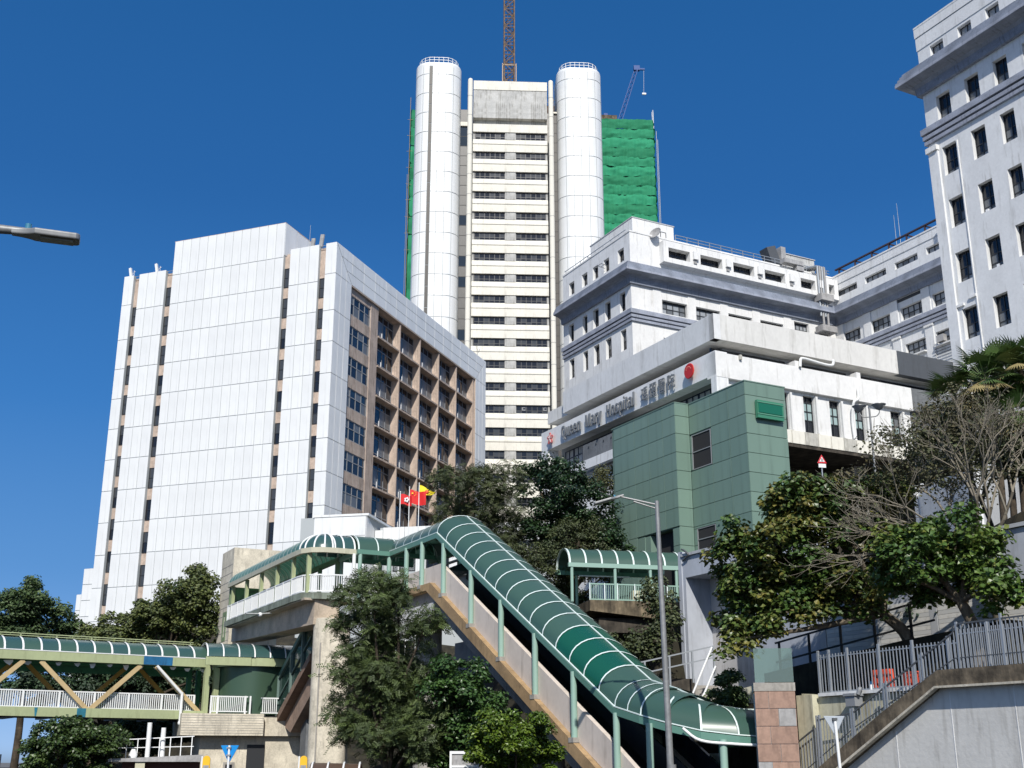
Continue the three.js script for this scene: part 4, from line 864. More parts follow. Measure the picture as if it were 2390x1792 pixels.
  for (const X of [-6.78, -10.02]) mesh('eave_beam', [b6(X - 0.1, X + 0.1, 13.13, 13.39, -2.8, 2.1)], M.eaveGreen, t);
  mesh('eave_fascia', [b6(-10.0, -6.8, 13.1, 13.35, 1.95, 2.1)], M.mint, t);
  for (const [X, Z] of [[-6.8, 1.9], [-10, 1.9], [-10, -0.6]]) mesh('post', [cyl(0.12, 0.12, [X, 10.6, Z], [X, 13.2, Z], 12)], M.mint, t);
  // columns that carry the landing
  mesh('support_column', [cyl(0.75, 0.75, [-4.6, -1, -1.6], [-4.6, 9.7, -1.6], 20)], M.concGrey, t);
  mesh('support_wall', [b6(-0.2, 2.4, -1, 7.6, -2.2, -1.2)], M.slateMid, t);
  mesh('support_column', [cyl(0.6, 0.6, [9.5, -1, -1.6], [9.5, 4.0, -1.6], 20)], M.concGrey, t);
  // posts of the lower exit, where the roof turns to the pavement
  mesh('gutter', [tube([[21.4, 2.75, -0.4], [21.9, 2.35, -0.7], [22.6, 2.2, -1.7], [22.85, 2.15, -3], [22.85, 2.12, -6]], 0.055, 6, 30)], M.whiteSteel, t);
  for (const [X, Z] of [[22.3, -1.5], [22.6, -3.6], [19.6, -3.6], [22.6, -6.2]]) mesh('post', [cyl(0.14, 0.14, [X, -1, Z], [X, 2.35, Z], 14)], M.mint, t);
  mesh('inner_wall', [b6(17.8, 19.5, -1, 1.9, -W - 0.35, -W - 0.2)], M.wallLight, t);
}

// ---------------------------------------------------------------- upper walkway with the olive-edged canopy
{
  const t = thing('covered_walkway', 'elevated walkway with white railings and an olive-edged domed green canopy', 'walkway', [S0[0], 0, S0[1]], YQ);
  const W = 3.0, ye = 13.38, zc = 3.5, rise = 1.02, mats = [polycarb(0.07, 0.24, 0.16, 0.4, 0.4), polycarb(0.085, 0.26, 0.18, 0.42, 0.4)];
  const tr = std(0.62, 0.62, 0.52, 0.55);
  barrel(t, [[-24.4, ye, 5.0], [-8.6, ye, 5.0]], W, rise, 0.8, mats, tr, { rib: 0.05 });
  // dome over the corner
  for (let k = 0; k < 5; k++) {
    const a0 = Math.PI / 2 - k * 0.42, a1 = a0 - 0.42, pos = [];
    const P = (a, e) => [-8.6 + 1.5 * Math.cos(e) * Math.cos(a), ye + rise * Math.sin(e), zc + 1.5 * Math.cos(e) * Math.sin(a)];
    for (let i = 0; i < 6; i++) for (let j = 0; j < 8; j++) { const e0 = j / 8 * Math.PI / 2, e1 = (j + 1) / 8 * Math.PI / 2, b0 = a0 + (a1 - a0) * i / 6, b1 = a0 + (a1 - a0) * (i + 1) / 6; const A = P(b0, e0), B = P(b1, e0), Cc = P(b1, e1), Dd = P(b0, e1); pos.push(...A, ...B, ...Cc, ...A, ...Cc, ...Dd); }
    let g = new THREE.BufferGeometry(); g.setAttribute('position', new THREE.Float32BufferAttribute(pos, 3)); g.computeVertexNormals(); g = metricUV(toCreasedNormals(g, 0.9));
    mesh('dome_panel', g, M.roofTeal, t, true);
    mesh('dome_rib', [tube(Array.from({ length: 9 }, (_, j) => { const q = P(a0, j / 8 * Math.PI / 2); return [q[0], q[1] + 0.02, q[2]]; }), 0.055, 6, 24)], M.whiteSteel, t);
  }
  barrel(t, [[-7.1, ye, 3.5], [-7.1, ye, 2.15]], W, rise, 0.7, [M.roofTeal], M.whiteSteel, { rib: 0.05 });
  const edge = [[-24.4, ye, 5.0], [-9.4, ye, 5.0], [-8.2, ye, 4.95], [-7.5, ye, 4.6], [-7.15, ye, 4.0], [-7.05, ye, 3.2], [-7.05, ye, 2.1]];
  mesh('eave_beam', [sweep(edge, [[-0.1, -0.26], [0.1, -0.26], [0.1, 0.03], [-0.1, 0.03]], true, 0)], M.beigeTrim, t);
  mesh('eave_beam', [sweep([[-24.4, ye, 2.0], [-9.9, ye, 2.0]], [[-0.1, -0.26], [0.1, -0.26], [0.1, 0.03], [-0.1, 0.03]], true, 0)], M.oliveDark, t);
  const dk = [[-24.6, 0, 5.05], [-9.4, 0, 5.05], [-8.0, 0, 4.95], [-7.3, 0, 4.4], [-7.05, 0, 3.5], [-7.0, 0, 0.3]];
  mesh('deck_fascia', [sweep(dk, [[-0.3, 10.45], [0.06, 10.45], [0.06, 10.82], [-0.3, 10.82]], true, 0)], std(0.27, 0.31, 0.25, 0.85, { map: texDirty }), t);
  mesh('deck', [b6(-24.5, -9.5, 10.5, 10.78, 1.9, 4.8), b6(-9.5, -7.4, 10.5, 10.78, -0.2, 4.5)], M.concGrey, t);
  put(t, 'soffit_girder', poly([[-25.5, 9.55], [-22, 9.4], [-7.6, 9.05], [-7.4, 10.46], [-25.5, 10.46]], 1.5), M.stairPink, FL(0, 4.3)).material = std(0.66, 0.55, 0.44, 0.9, { map: texConcrete });
  mesh('soffit', [b6(-24.5, -7.4, 10.38, 10.5, 2.0, 4.95)], std(0.66, 0.56, 0.45, 0.9, { map: texConcrete }), t);
  const posts = [-23.7, -20.2, -16.75, -13.3, -10.05];
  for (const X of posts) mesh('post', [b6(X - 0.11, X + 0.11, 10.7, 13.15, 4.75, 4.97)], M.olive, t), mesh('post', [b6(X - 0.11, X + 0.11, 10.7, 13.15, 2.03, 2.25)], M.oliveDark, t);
  mesh('post', [b6(-8.0, -7.78, 10.7, 13.15, 4.5, 4.75)], M.olive, t);
  mesh('post', [cyl(0.11, 0.11, [-7.0, 9.5, 2.2], [-7.0, 13.15, 2.2], 12)], M.whiteSteel, t);
  for (const [a, b] of [[-24.4, -23.85], [-23.55, -22.0], [-21.9, -20.35], [-20.05, -18.5], [-18.4, -16.9], [-16.6, -15.1], [-15.0, -13.45], [-13.15, -11.7], [-11.6, -10.2], [-9.9, -8.9]]) {
    mesh('railing_bay', pickets(a, 10.82, b, 10.82, 4.95, 1.04, 0.12, 0.022), M.whiteSteel, t);
    mesh('rail_post', [b6(a - 0.05, a + 0.05, 10.78, 11.9, 4.9, 5.0)], M.whiteSteel, t);
  }
  const curve = [[-8.9, 4.95], [-8.2, 4.85], [-7.5, 4.4], [-7.15, 3.7], [-7.05, 2.9], [-7.0, 1.6], [-7.0, 0.4]], rg = [];
  for (let i = 0; i < curve.length - 1; i++) {
    const [a, b] = [curve[i], curve[i + 1]];
    for (const y of [10.92, 11.86]) rg.push(bar([a[0], y, a[1]], [b[0], y, b[1]], 0.07, 0.07));
    for (let k = 0; k < 6; k++) { const x = a[0] + (b[0] - a[0]) * k / 6, z = a[1] + (b[1] - a[1]) * k / 6; rg.push(b6(x - 0.02, x + 0.02, 10.9, 11.84, z - 0.02, z + 0.02)); }
  }
  mesh('railing_bay', rg, M.whiteSteel, t);
  // far side wall panels in shade
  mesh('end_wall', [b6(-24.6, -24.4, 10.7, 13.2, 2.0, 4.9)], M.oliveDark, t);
  mesh('pier', [(() => { const s = new THREE.Shape(); s.absarc(-0.35, 0, 0.72, Math.PI / 2, Math.PI * 1.5); s.absarc(0.35, 0, 0.72, -Math.PI / 2, Math.PI / 2); const g = new THREE.ExtrudeGeometry(s, { depth: 10.4, bevelEnabled: false, curveSegments: 16 }); g.rotateX(-Math.PI / 2); g.rotateY(Math.PI / 2); g.translate(-7.75, -1, 3.1); return toCreasedNormals(g, 0.6); })()], M.concWarm, t);
  mesh('pier_groove', [cyl(0.05, 0.05, [-7.2, -1, 3.92], [-7.2, 8, 3.92], 6)], M.concGrey, t);
  mesh('lamp_arm', [tube([[-14.0, 10.3, 4.9], [-12.6, 10.05, 6.2], [-11.5, 9.9, 7.2]], 0.04, 6, 20), new THREE.SphereGeometry(0.14, 10, 8).translate(-12.9, 10.05, 5.9)], M.whiteSteel, t);
}
// lift shaft behind the walkway
{
  const [x, z] = toWorld(-26.77, 4.19);
  const t = thing('lift_shaft', 'square beige concrete shaft standing behind the curved walkway canopy', 'tower', [x, 0, z], YQ);
  mesh('wall', [b6(-3.3, 0, -1, 16.4, -3.5, 0)], M.concWarm, t);
  for (let k = 0; k < 12; k++) put(t, 'formwork_joint', gb(3.28, 0.03, 0.02), M.concGrey, FL(), -3.29, 15.2 - k * 0.6, 0.012);
  win(t, FL(), -1.9, -0.9, 9.8, 11.9, 0.03, { cols: 1, rows: 1, frame: M.oliveDark, ft: 0.3, panes: () => M.glass });
  mesh('corbel', [b6(-3.4, 0.5, 8.6, 9.4, -3.6, 0.6)], M.concWarm, t);
}

// ---------------------------------------------------------------- truss footbridge
{
  const t = thing('truss_footbridge', 'covered truss footbridge with olive girders, ochre diagonals and white railings', 'footbridge', [-19.298, 0, -77.638], -34.53);
  const Wd = 3.2;
  barrel(t, [[-27, 7.84, 0], [0, 7.84, 0]], Wd, 0.86, 1.035, [M.roofTeal, M.roofGreen[0]], M.whiteSteel, { rib: 0.055 });
  for (const z of [0, -Wd]) {
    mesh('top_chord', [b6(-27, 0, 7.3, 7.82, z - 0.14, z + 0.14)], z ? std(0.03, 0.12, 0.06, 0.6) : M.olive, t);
    mesh('bottom_chord', [b6(-27, -0.1, 4.1, 4.62, z - 0.14, z + 0.14)], M.olive, t);
    mesh('edge_strip', [b6(-27, 0, 7.82, 7.87, z - 0.16, z + 0.16)], M.whiteSteel, t);
    let k = 0;
    for (let u = -0.5; u > -27; u -= 6.9) {
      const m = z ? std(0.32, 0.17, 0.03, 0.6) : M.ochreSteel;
      mesh('diagonal', [bar([u, 4.55, z], [u - 2.95, 7.25, z], 0.13, 0.26)], m, t);
      mesh('diagonal', [bar([u - 6.75, 4.55, z], [u - 3.9, 7.25, z], 0.13, 0.26)], m, t);
    }
  }
  // patches of fresh paint
  put(t, 'paint_patch', gb(1.82, 0.5, 0.012), M.bluePaint, FL(), -4.29, 7.31, 0.155);
  put(t, 'paint_patch', gb(0.52, 0.5, 0.012), M.tealPaint, FL(), -8.0, 4.11, 0.155);
  put(t, 'paint_patch', poly([[-10.44, 4.6], [-10.25, 4.6], [-10.3, 4.12], [-10.38, 4.12]], 0.01), M.tealPaint, FL(), 0, 0, 0.155);
  mesh('deck', [b6(-27, 0.2, 4.3, 4.5, -Wd + 0.15, -0.15)], M.concGrey, t);
  for (let u = -26; u < 0; u += 2.07) mesh('floor_beam', [b6(u - 0.1, u + 0.1, 4.0, 4.3, -Wd, 0)], M.frameDark, t);
  let n = 0;
  for (let u = -0.75; u > -26; u -= 2.06) {
    for (const z of [-0.25, -Wd + 0.25]) { mesh('railing_bay', pickets(u - 2.0, 4.55, u - 0.06, 4.55, z, 1.02, 0.13, 0.024), M.whiteSteel, t); mesh('rail_post', [b6(u - 0.08, u + 0.04, 4.5, 5.6, z - 0.06, z + 0.06)], M.whiteSteel, t); }
  }
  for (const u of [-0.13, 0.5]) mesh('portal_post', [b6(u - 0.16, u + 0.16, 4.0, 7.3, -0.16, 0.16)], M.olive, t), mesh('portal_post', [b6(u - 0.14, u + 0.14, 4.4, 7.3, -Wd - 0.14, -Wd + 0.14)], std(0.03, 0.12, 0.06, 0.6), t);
  mesh('white_post', [cyl(0.09, 0.09, [-3.45, 7.25, 0.2], [-1.75, 5.6, 0.3], 10), cyl(0.09, 0.09, [-1.75, 5.7, 0.3], [-1.75, 3.85, 0.3], 10), new THREE.SphereGeometry(0.14, 10, 8).translate(-1.75, 3.85, 0.3)], M.whiteSteel, t);
  // rail on top of the roof
  const rt = [bar([-27, 8.95, -1.6], [-0.6, 8.95, -1.6], 0.05, 0.05), bar([-27, 8.82, -1.6], [-0.6, 8.82, -1.6], 0.04, 0.04)];
  for (let u = -26; u < 0; u += 2.1) rt.push(bar([u, 8.65, -1.6], [u, 8.97, -1.6], 0.05, 0.05));
  mesh('maintenance_rail', rt, M.olive, t);
  // torn white cloths hung under the roof
  const cloth = std(0.80, 0.82, 0.82, 0.8);
  for (let i = 0; i < 13; i++) {
    const u = -12.3 + i * 0.98 + rr(-0.1, 0.1), w = rr(0.3, 0.62), h = rr(0.12, 0.3), s = new THREE.Shape([[0, 0], [w * 0.3, -h * rr(0.6, 1)], [w * 0.7, -h], [w, -h * 0.2], [w * 0.96, 0.05]].map((p) => new THREE.Vector2(...p)));
    const g = new THREE.ExtrudeGeometry(s, { depth: 0.02, bevelEnabled: false }); g.translate(u, 7.24 + rr(-0.05, 0.03), -0.35 + rr(-0.1, 0.05)); mesh('hung_cloth', g, cloth, t);
  }
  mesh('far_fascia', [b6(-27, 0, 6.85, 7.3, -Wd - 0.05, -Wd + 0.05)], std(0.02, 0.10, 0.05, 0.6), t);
}
// landing where the footbridge meets the stairs
{
  const t = thing('bridge_landing', 'concrete footbridge landing with a curved dark green drum wall', 'building', [-18.7, 0, -75.9], -20);
  mesh('base_girder', [b6(-1.6, 3.4, 3.12, 4.42, -6, 0)], M.concWarm, t);
  for (let k = 0; k < 8; k++) put(t, 'formwork_joint', gb(4.98, 0.025, 0.02), M.concGrey, FL(), -1.59, 3.25 + k * 0.15, 0.012);
  mesh('core', [b6(-0.3, 9, -1.5, 3.1, -6, -1.0), b6(3.45, 9.5, 3.12, 4.3, -6, -0.6)], M.concWarm, t);
  mesh('door_frame', [b6(2.6, 3.7, -1.5, 2.6, -1.02, -0.9)], M.frameDark, t);
  win(t, FL(0, -0.98), 1.2, 1.9, 0.9, 1.55, 0.03, { cols: 1, rows: 1, frame: M.concGrey, ft: 0.14, panes: () => M.glass });
  mesh('drum_wall', [new THREE.CylinderGeometry(2.5, 2.5, 3.0, 40, 1, true, -Math.PI * 0.62, Math.PI * 1.24).translate(3.0, 5.9, -3.0)], new THREE.MeshPhysicalMaterial({ color: C(0.055, 0.10, 0.065), roughness: 0.32, metalness: 0.25, side: THREE.DoubleSide }), t);
  mesh('roof_fascia', [b6(-0.4, 2.4, 7.35, 7.85, -0.35, -0.1), new THREE.CylinderGeometry(2.9, 2.9, 0.5, 40, 1, true, -Math.PI * 0.5, Math.PI * 1.1).translate(3.2, 7.6, -3.0)], M.olive, t);
  barrel(t, [[-0.3, 7.88, -0.1], [6.5, 7.88, -0.1]], 5.6, 1.0, 0.95, [M.roofTeal], M.whiteSteel, { rib: 0.04 });
  mesh('railing_bay', pickets(0.1, 4.45, 2.35, 4.45, -0.12, 1.0, 0.12, 0.024), M.whiteSteel, t);
  mesh('railing_bay', pickets(3.2, 4.4, 4.3, 4.4, -0.35, 1.0, 0.12, 0.024), M.whiteSteel, t);
  for (const u of [0.1, 0.5, 2.2, 2.5]) mesh('rail_post', [b6(u - 0.05, u + 0.05, 4.38, 5.5, -0.17, -0.07)], M.whiteSteel, t);
}
// lower covered stair climbing to the walkway
{
  const t = thing('covered_stair', 'brown concrete stair with dark green glazed sides beside the round pier', 'stair', (() => { const [x, z] = toWorld(-14.6, 4.6); return [x, 0, z]; })(), YQ);
  nearer(t, 1.07);
  const F = (z) => FL(0, z), k = 0.565;
  put(t, 'stringer', poly([[-0.3, 3.8], [2.0, 3.8], [7.6, 3.8 + 5.6 * k], [7.6, 4.2 + 5.6 * k], [1.9, 4.2], [-0.3, 4.15]], 1.9), std(0.30, 0.20, 0.15, 0.9, { map: texConcrete }), F(0));
  put(t, 'beam', poly([[2.2, 3.5], [3.2, 3.2], [7.6, 5.75], [7.6, 3.8 + 5.6 * k - 0.02], [2.05, 3.78]], 0.8), M.stairPink, F(-0.5));
  put(t, 'glazing', poly([[-0.2, 4.2], [1.9, 4.2], [7.6, 7.4], [7.6, 9.5], [2.2, 6.5], [-0.2, 6.4]], 0.04), new THREE.MeshStandardMaterial({ color: C(0.02, 0.045, 0.04), roughness: 0.1, side: THREE.DoubleSide }), F(-0.1));
  const fr = [bar([-0.2, 6.35, -0.05], [2.0, 6.4, -0.05], 0.1, 0.12), bar([2.0, 6.4, -0.05], [7.6, 9.55, -0.05], 0.12, 0.14), bar([1.9, 5.1, -0.05], [7.6, 8.3, -0.05], 0.07, 0.07)];
  for (const [x, y0, y1] of [[-0.15, 4.15, 6.4], [0.35, 4.15, 6.4], [1.8, 4.15, 6.45], [4.2, 5.4, 7.7], [6.2, 6.5, 8.8]]) fr.push(b6(x - 0.07, x + 0.07, y0, y1, -0.12, 0.04));
  mesh('glazing_bars', fr, std(0.13, 0.19, 0.17, 0.5), t);
  put(t, 'roof', poly([[-0.3, 6.45], [2.0, 6.5], [7.6, 9.6], [7.6, 9.75], [1.9, 6.62], [-0.3, 6.55]], 1.9), M.eaveGreen, F(0));
  mesh('support_wall', [b6(3.6, 4.6, -1.5, 3.9, -2.2, -1.0), b6(5.6, 6.4, -1.5, 5.4, -1.6, -0.9)], M.slateMid, t);
}

// ---------------------------------------------------------------- short covered walkway at the foot of the lift tower
{
  const t = thing('canopy_walkway', 'small green barrel-roofed walkway on a stained concrete deck leading to the lift tower', 'walkway', [8.9, 0, -63.35], -12);
  const W = 2.8;
  barrel(t, [[-6.0, 11.5, 0], [0.1, 11.5, 0]], W, 0.95, 0.87, M.roofGreen, M.ribWhite, { rib: 0.045 });
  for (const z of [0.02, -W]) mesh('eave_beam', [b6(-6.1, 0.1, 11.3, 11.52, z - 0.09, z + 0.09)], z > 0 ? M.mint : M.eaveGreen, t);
  for (const [x, z] of [[-3.55, 0], [-1.6, 0], [-0.15, 0], [-5.9, 0], [-4.9, -W], [-2.9, -W]]) mesh('post', [cyl(0.085, 0.085, [x, 9.5, z], [x, 11.35, z], 12)], M.mint, t);
  mesh('deck', [poly([[-5.0, 9.05], [-1.2, 8.7], [0.2, 8.7], [0.2, 9.6], [-5.0, 9.6]], W + 0.2).translate(0, 0, 0.15)], std(0.34, 0.28, 0.20, 0.9, { map: texRust }), t);
  mesh('deck_beam', [b6(-4.4, 0.2, 8.0, 8.75, -2.4, -0.3)], M.brownWall, t);
  for (const [a, b] of [[-4.95, -4.2], [-4.15, -3.62], [-3.45, -2.55], [-2.5, -1.7], [-1.5, -0.75], [-0.7, 0]]) { mesh('railing_bay', pickets(a, 9.55, b, 9.55, 0.02, 0.9, 0.1, 0.014), M.mint, t); mesh('rail_post', [b6(a - 0.03, a + 0.03, 9.5, 10.5, -0.01, 0.05)], M.ribWhite, t); }
  mesh('tube_lamp', [b6(-5.2, -2.4, 11.0, 11.06, -1.2, -1.1)], M.whiteSteel, t);
  mesh('crate', [b6(-2.3, -1.6, 9.6, 10.3, -1.6, -0.9)], M.creamWall, t);
}

// ---------------------------------------------------------------- walls, steps and fences on the right
{
  const [x, z] = toWorld(29.05, -5.36);
  const t = thing('street_stair', 'roadside stair with a stained brown stringer and thin metal railing on a grey wall', 'stair', [x, -1, z], YQ);
  nearer(t, 0.94);
  const L = FL(), o = 1;   // heights below are above the pavement there
  const H = (v) => v + o;
  put(t, 'retaining_wall', poly([[-9, 0], [6, 0], [6, H(3.95)], [-0.15, H(3.98)], [-9, H(-0.35)]], 0.35), M.wallLight, L, 0, 0, -0.32);
  for (const u of [-2.46, 0.1, 2.7]) put(t, 'wall_joint', gb(0.035, u < 0 ? H(2.6) : H(3.9), 0.03), M.whitePlaster, L, u, 0.02, -0.31);
  put(t, 'stringer', poly([[-9.6, H(-0.5)], [-8.6, H(-0.55)], [-0.15, H(3.96)], [6, H(3.92)], [6, H(4.46)], [0, H(4.5)], [-2.67, H(3.26)], [-6.2, H(1.37)], [-9.6, H(-0.42)]], 1.9), M.concBrown, L);
  put(t, 'drip_edge', poly([[-8.8, H(-0.62)], [-0.15, H(3.92)], [6, H(3.88)], [6, H(3.95)], [-0.17, H(3.99)], [-8.9, H(-0.56)]], 0.2), M.concWarm, L, 0, 0, 0.05);
  const baseAt = (u) => (u > 0 ? 4.5 : 4.5 + u * (u > -2.67 ? 0.4644 : 0.4644) - Math.max(0, -u - 2.67) * 0.07);
  const topAt = (u) => (u > 1.0 ? 5.93 : u > 0.71 ? 5.65 + (u - 0.71) * 0.97 : u > -4.3 ? 5.65 + (u - 0.71) * 0.479 : u > -6.3 ? Math.max(3.26 + (u + 4.26) * 0.1, 2.9) : 2.79 + (u + 6.31) * 0.477);
  for (let u = -8.0; u < 5.9; u += 0.165) put(t, 'picket', gb(0.025, 0.1, 0.025), M.galv, L, u, H(baseAt(u)), -0.1).scale.set(1, (topAt(u) - baseAt(u)) / 0.1, 1);
  for (const u of [-8.0, -6.2, -6.05, -4.36, -4.25, -2.62, -2.5, -0.85, -0.73, 0.9, 2.72, 4.5]) put(t, 'rail_post', gb(0.07, topAt(u) - baseAt(u) + 0.22, 0.07), M.galv, L, u - 0.035, H(baseAt(u)) - 0.05, -0.08);
  const hr = [], us = [-8, -6.35, -6.2, -4.4, -4.2, 0.71, 1.0, 5.9];
  const hp = (u, f) => [u, H(f(u)), -0.11];
  for (let i = 0; i < us.length - 1; i++) if (i !== 1 && i !== 3) { hr.push(bar(hp(us[i], topAt), hp(us[i + 1], topAt), 0.05, 0.05)); hr.push(bar(hp(us[i], (q) => baseAt(q) + 0.34), hp(us[i + 1], (q) => baseAt(q) + 0.34), 0.03, 0.03)); }
  mesh('handrail', hr, M.galvDark, t);
  for (let i = 0; i < 26; i++) put(t, 'step', gb(0.34, 0.16, 1.4), M.concGrey, L, -8.6 + i * 0.33, H(0.02 + i * 0.158), -0.3);
}
{
  const [x, z] = toWorld(22.86, -6.25);
  const t = thing('picket_fence', 'tall galvanised picket fence standing on the cream terrace wall', 'fence', [x, 3.9, z], YQ);
  nearer(t, 0.94);
  const L = FL();
  for (let u = -0.6; u < 13; u += 0.165) put(t, 'picket', gb(0.03, 1.5, 0.03), M.galv, L, u, 0.12, 0).scale.y = u < 6.4 ? 1 : 1.22;
  for (const u of [-0.6, 0.0, 1.0, 2.63, 4.27, 5.9, 7.6, 9.3, 11.0]) put(t, 'fence_post', gb(0.08, u < 6.4 ? 1.78 : 2.1, 0.08), M.galv, L, u, 0, 0.03);
  mesh('fence_rail', [b6(-0.6, 6.4, 1.5, 1.54, -0.03, -0.01), b6(-0.6, 13, 0.2, 0.24, -0.03, -0.01), b6(6.4, 13, 1.78, 1.82, -0.03, -0.01)], M.galv, t);
}
{
  const [x, z] = toWorld(22.86, -5.95);
  const t = thing('terrace_wall', 'cream terrace wall with peeling paint below the picket fence', 'wall', [x, -1, z], YQ);
  nearer(t, 0.94);
  put(t, 'wall_face', poly([[-1.3, 0], [8.5, 0], [8.5, 4.92], [-0.2, 4.92], [-0.2, 5.0], [-1.3, 5.1]], 0.5), M.creamWall, FL());
  put(t, 'coping', gb(9.2, 0.12, 0.8), M.whitePlaster, FL(), -0.2, 4.94, 0.15);
  put(t, 'buttress', gb(0.9, 5.0, 0.3), M.creamWall, FL(), -1.3, 0.02, 0.28);
  mesh('wall_lamp', [b6(1.62, 2.1, 4.5, 4.92, 0.12, 0.5), b6(1.56, 2.16, 4.86, 4.95, 0.08, 0.55)], M.frameGrey, t);
  mesh('lamp_bracket', [tube([[2.0, 5.0, 0.1], [2.25, 5.1, 0.35], [2.2, 4.9, 0.4]], 0.08, 6, 16)], M.frameGrey, t);
}
{
  const t = thing('tiled_pillar', 'square gate pillar faced in pink stone tiles with a few grey ones', 'pillar', [10.35, -1, -44.85], 8);
  nearer(t, 0.975);
  mesh('core', [b6(-1.42, -0.03, 0, 5.02, -1.4, -0.03)], M.joint, t);
  let k = 0;
  for (let y = 5.05; y > 0.1; y -= 0.62) {
    const h = Math.min(0.6, y), cut = k % 2 ? -0.62 : -0.95;
    for (const [a, b] of [[-1.45, cut], [cut, 0]]) put(t, 'tile', gb(b - a - 0.015, h, 0.04), (k === 1 && b === 0) || (k === 4 && a < -1.2) || (k === 6 && b === 0) ? M.greyTile : M.pinkTile[(k + (a > -1 ? 1 : 0)) % 3], FL(), a + 0.007, y - h, 0.01);
    put(t, 'tile', gb(1.38, h, 0.04), M.pinkTile[k % 3], FR(), 0.0, y - h, 0.01);
    k++;
  }
  put(t, 'cap', gb(1.5, 0.3, 1.45), M.concGrey, FL(), -1.47, 5.06, 0.03);
  const gl = new THREE.MeshPhysicalMaterial({ color: C(0.55, 0.68, 0.62), transmission: 0.85, roughness: 0.08, thickness: 0, side: THREE.DoubleSide });
  mesh('glass_screen', [b6(-1.4, 0, 5.38, 6.6, -0.05, -0.03)], gl, t);
}
// stone wall below the exit roof
{
  const t = thing('masonry_wall', 'dark rough stone wall under the escalator exit roof', 'wall', [6.2, -1, -50.2], -4);
  mesh('mortar', [b6(0, 6.5, 0, 4.3, -0.6, -0.06)], std(0.05, 0.048, 0.045, 1), t);
  const sm = [0, 1, 2].map((i) => std(0.10 + i * 0.03, 0.095 + i * 0.028, 0.085 + i * 0.025, 0.95, { map: texRust }));
  for (let r = 0; r < 14; r++) { let u = 0.02 + (r % 2) * 0.1; while (u < 6.2) { const w = rr(0.22, 0.42); put(t, 'stone', gb(Math.round(w * 20) / 20 - 0.03, 0.27, 0.1), pick(sm), FL(), u, r * 0.3 + 0.02, rr(-0.05, 0.02)); u += Math.round(w * 20) / 20; } }
}
// terrace behind the exit roof: low walls, ramp rail, steps
{
  const t = thing('terrace_steps', 'concrete terrace wall and steps beside the ramp below the grey block', 'wall', [5.3, 2.2, -54.6], -8);
  mesh('low_wall', [poly([[1.2, 0], [8, 0], [8, 3.2], [5.2, 2.55], [4.4, 2.5], [4.4, 1.4], [1.2, 1.2]], 0.35)], std(0.50, 0.49, 0.40, 0.9, { map: texDirty }), t);
  mesh('dark_wall', [b6(-1, 3.2, 0, 3.0, -1.2, -0.8)], M.brownWall, t);
  for (let i = 0; i < 8; i++) put(t, 'step', gb(1.2, 0.2, 0.4), M.concGrey, FL(), 3.2 + i * 0.05, 1.2 + i * 0.2, -0.2 - i * 0.3);
}
{
  const t = thing('ramp_railing', 'long two-bar steel ramp railing rising behind the escalator roof', 'railing', (() => { const [x, z] = toWorld(12.58, -4.3); return [x, 4.2, z]; })(), -8);
  const y0 = 1.6, y1 = 2.4, Lr = 3.6;
  mesh('top_bar', [bar([-0.5, y0 - 0.1, 0], [Lr, y1, 0], 0.06, 0.06)], M.galv, t);
  mesh('lower_bar', [bar([-0.5, y0 - 0.6, 0], [Lr, y1 - 0.5, 0], 0.06, 0.06)], M.galv, t);
  for (const k of [0.1, 0.42, 0.72, 1]) mesh('rail_post', [b6(Lr * k - 0.04, Lr * k + 0.04, y0 + (y1 - y0) * k - 1.4, y0 + (y1 - y0) * k, -0.04, 0.04)], M.galv, t);
  mesh('stair_handrail', [tube([[3.5, 2.35, 0.1], [2.7, 0.8, 0.3], [2.4, 0.1, 0.35], [2.5, -0.25, 0.35], [2.75, -0.05, 0.35], [3.6, 1.5, 0.2]], 0.05, 8, 50), b6(2.7, 2.77, -1.2, 0.2, 0.3, 0.37)], M.whiteSteel, t);
}

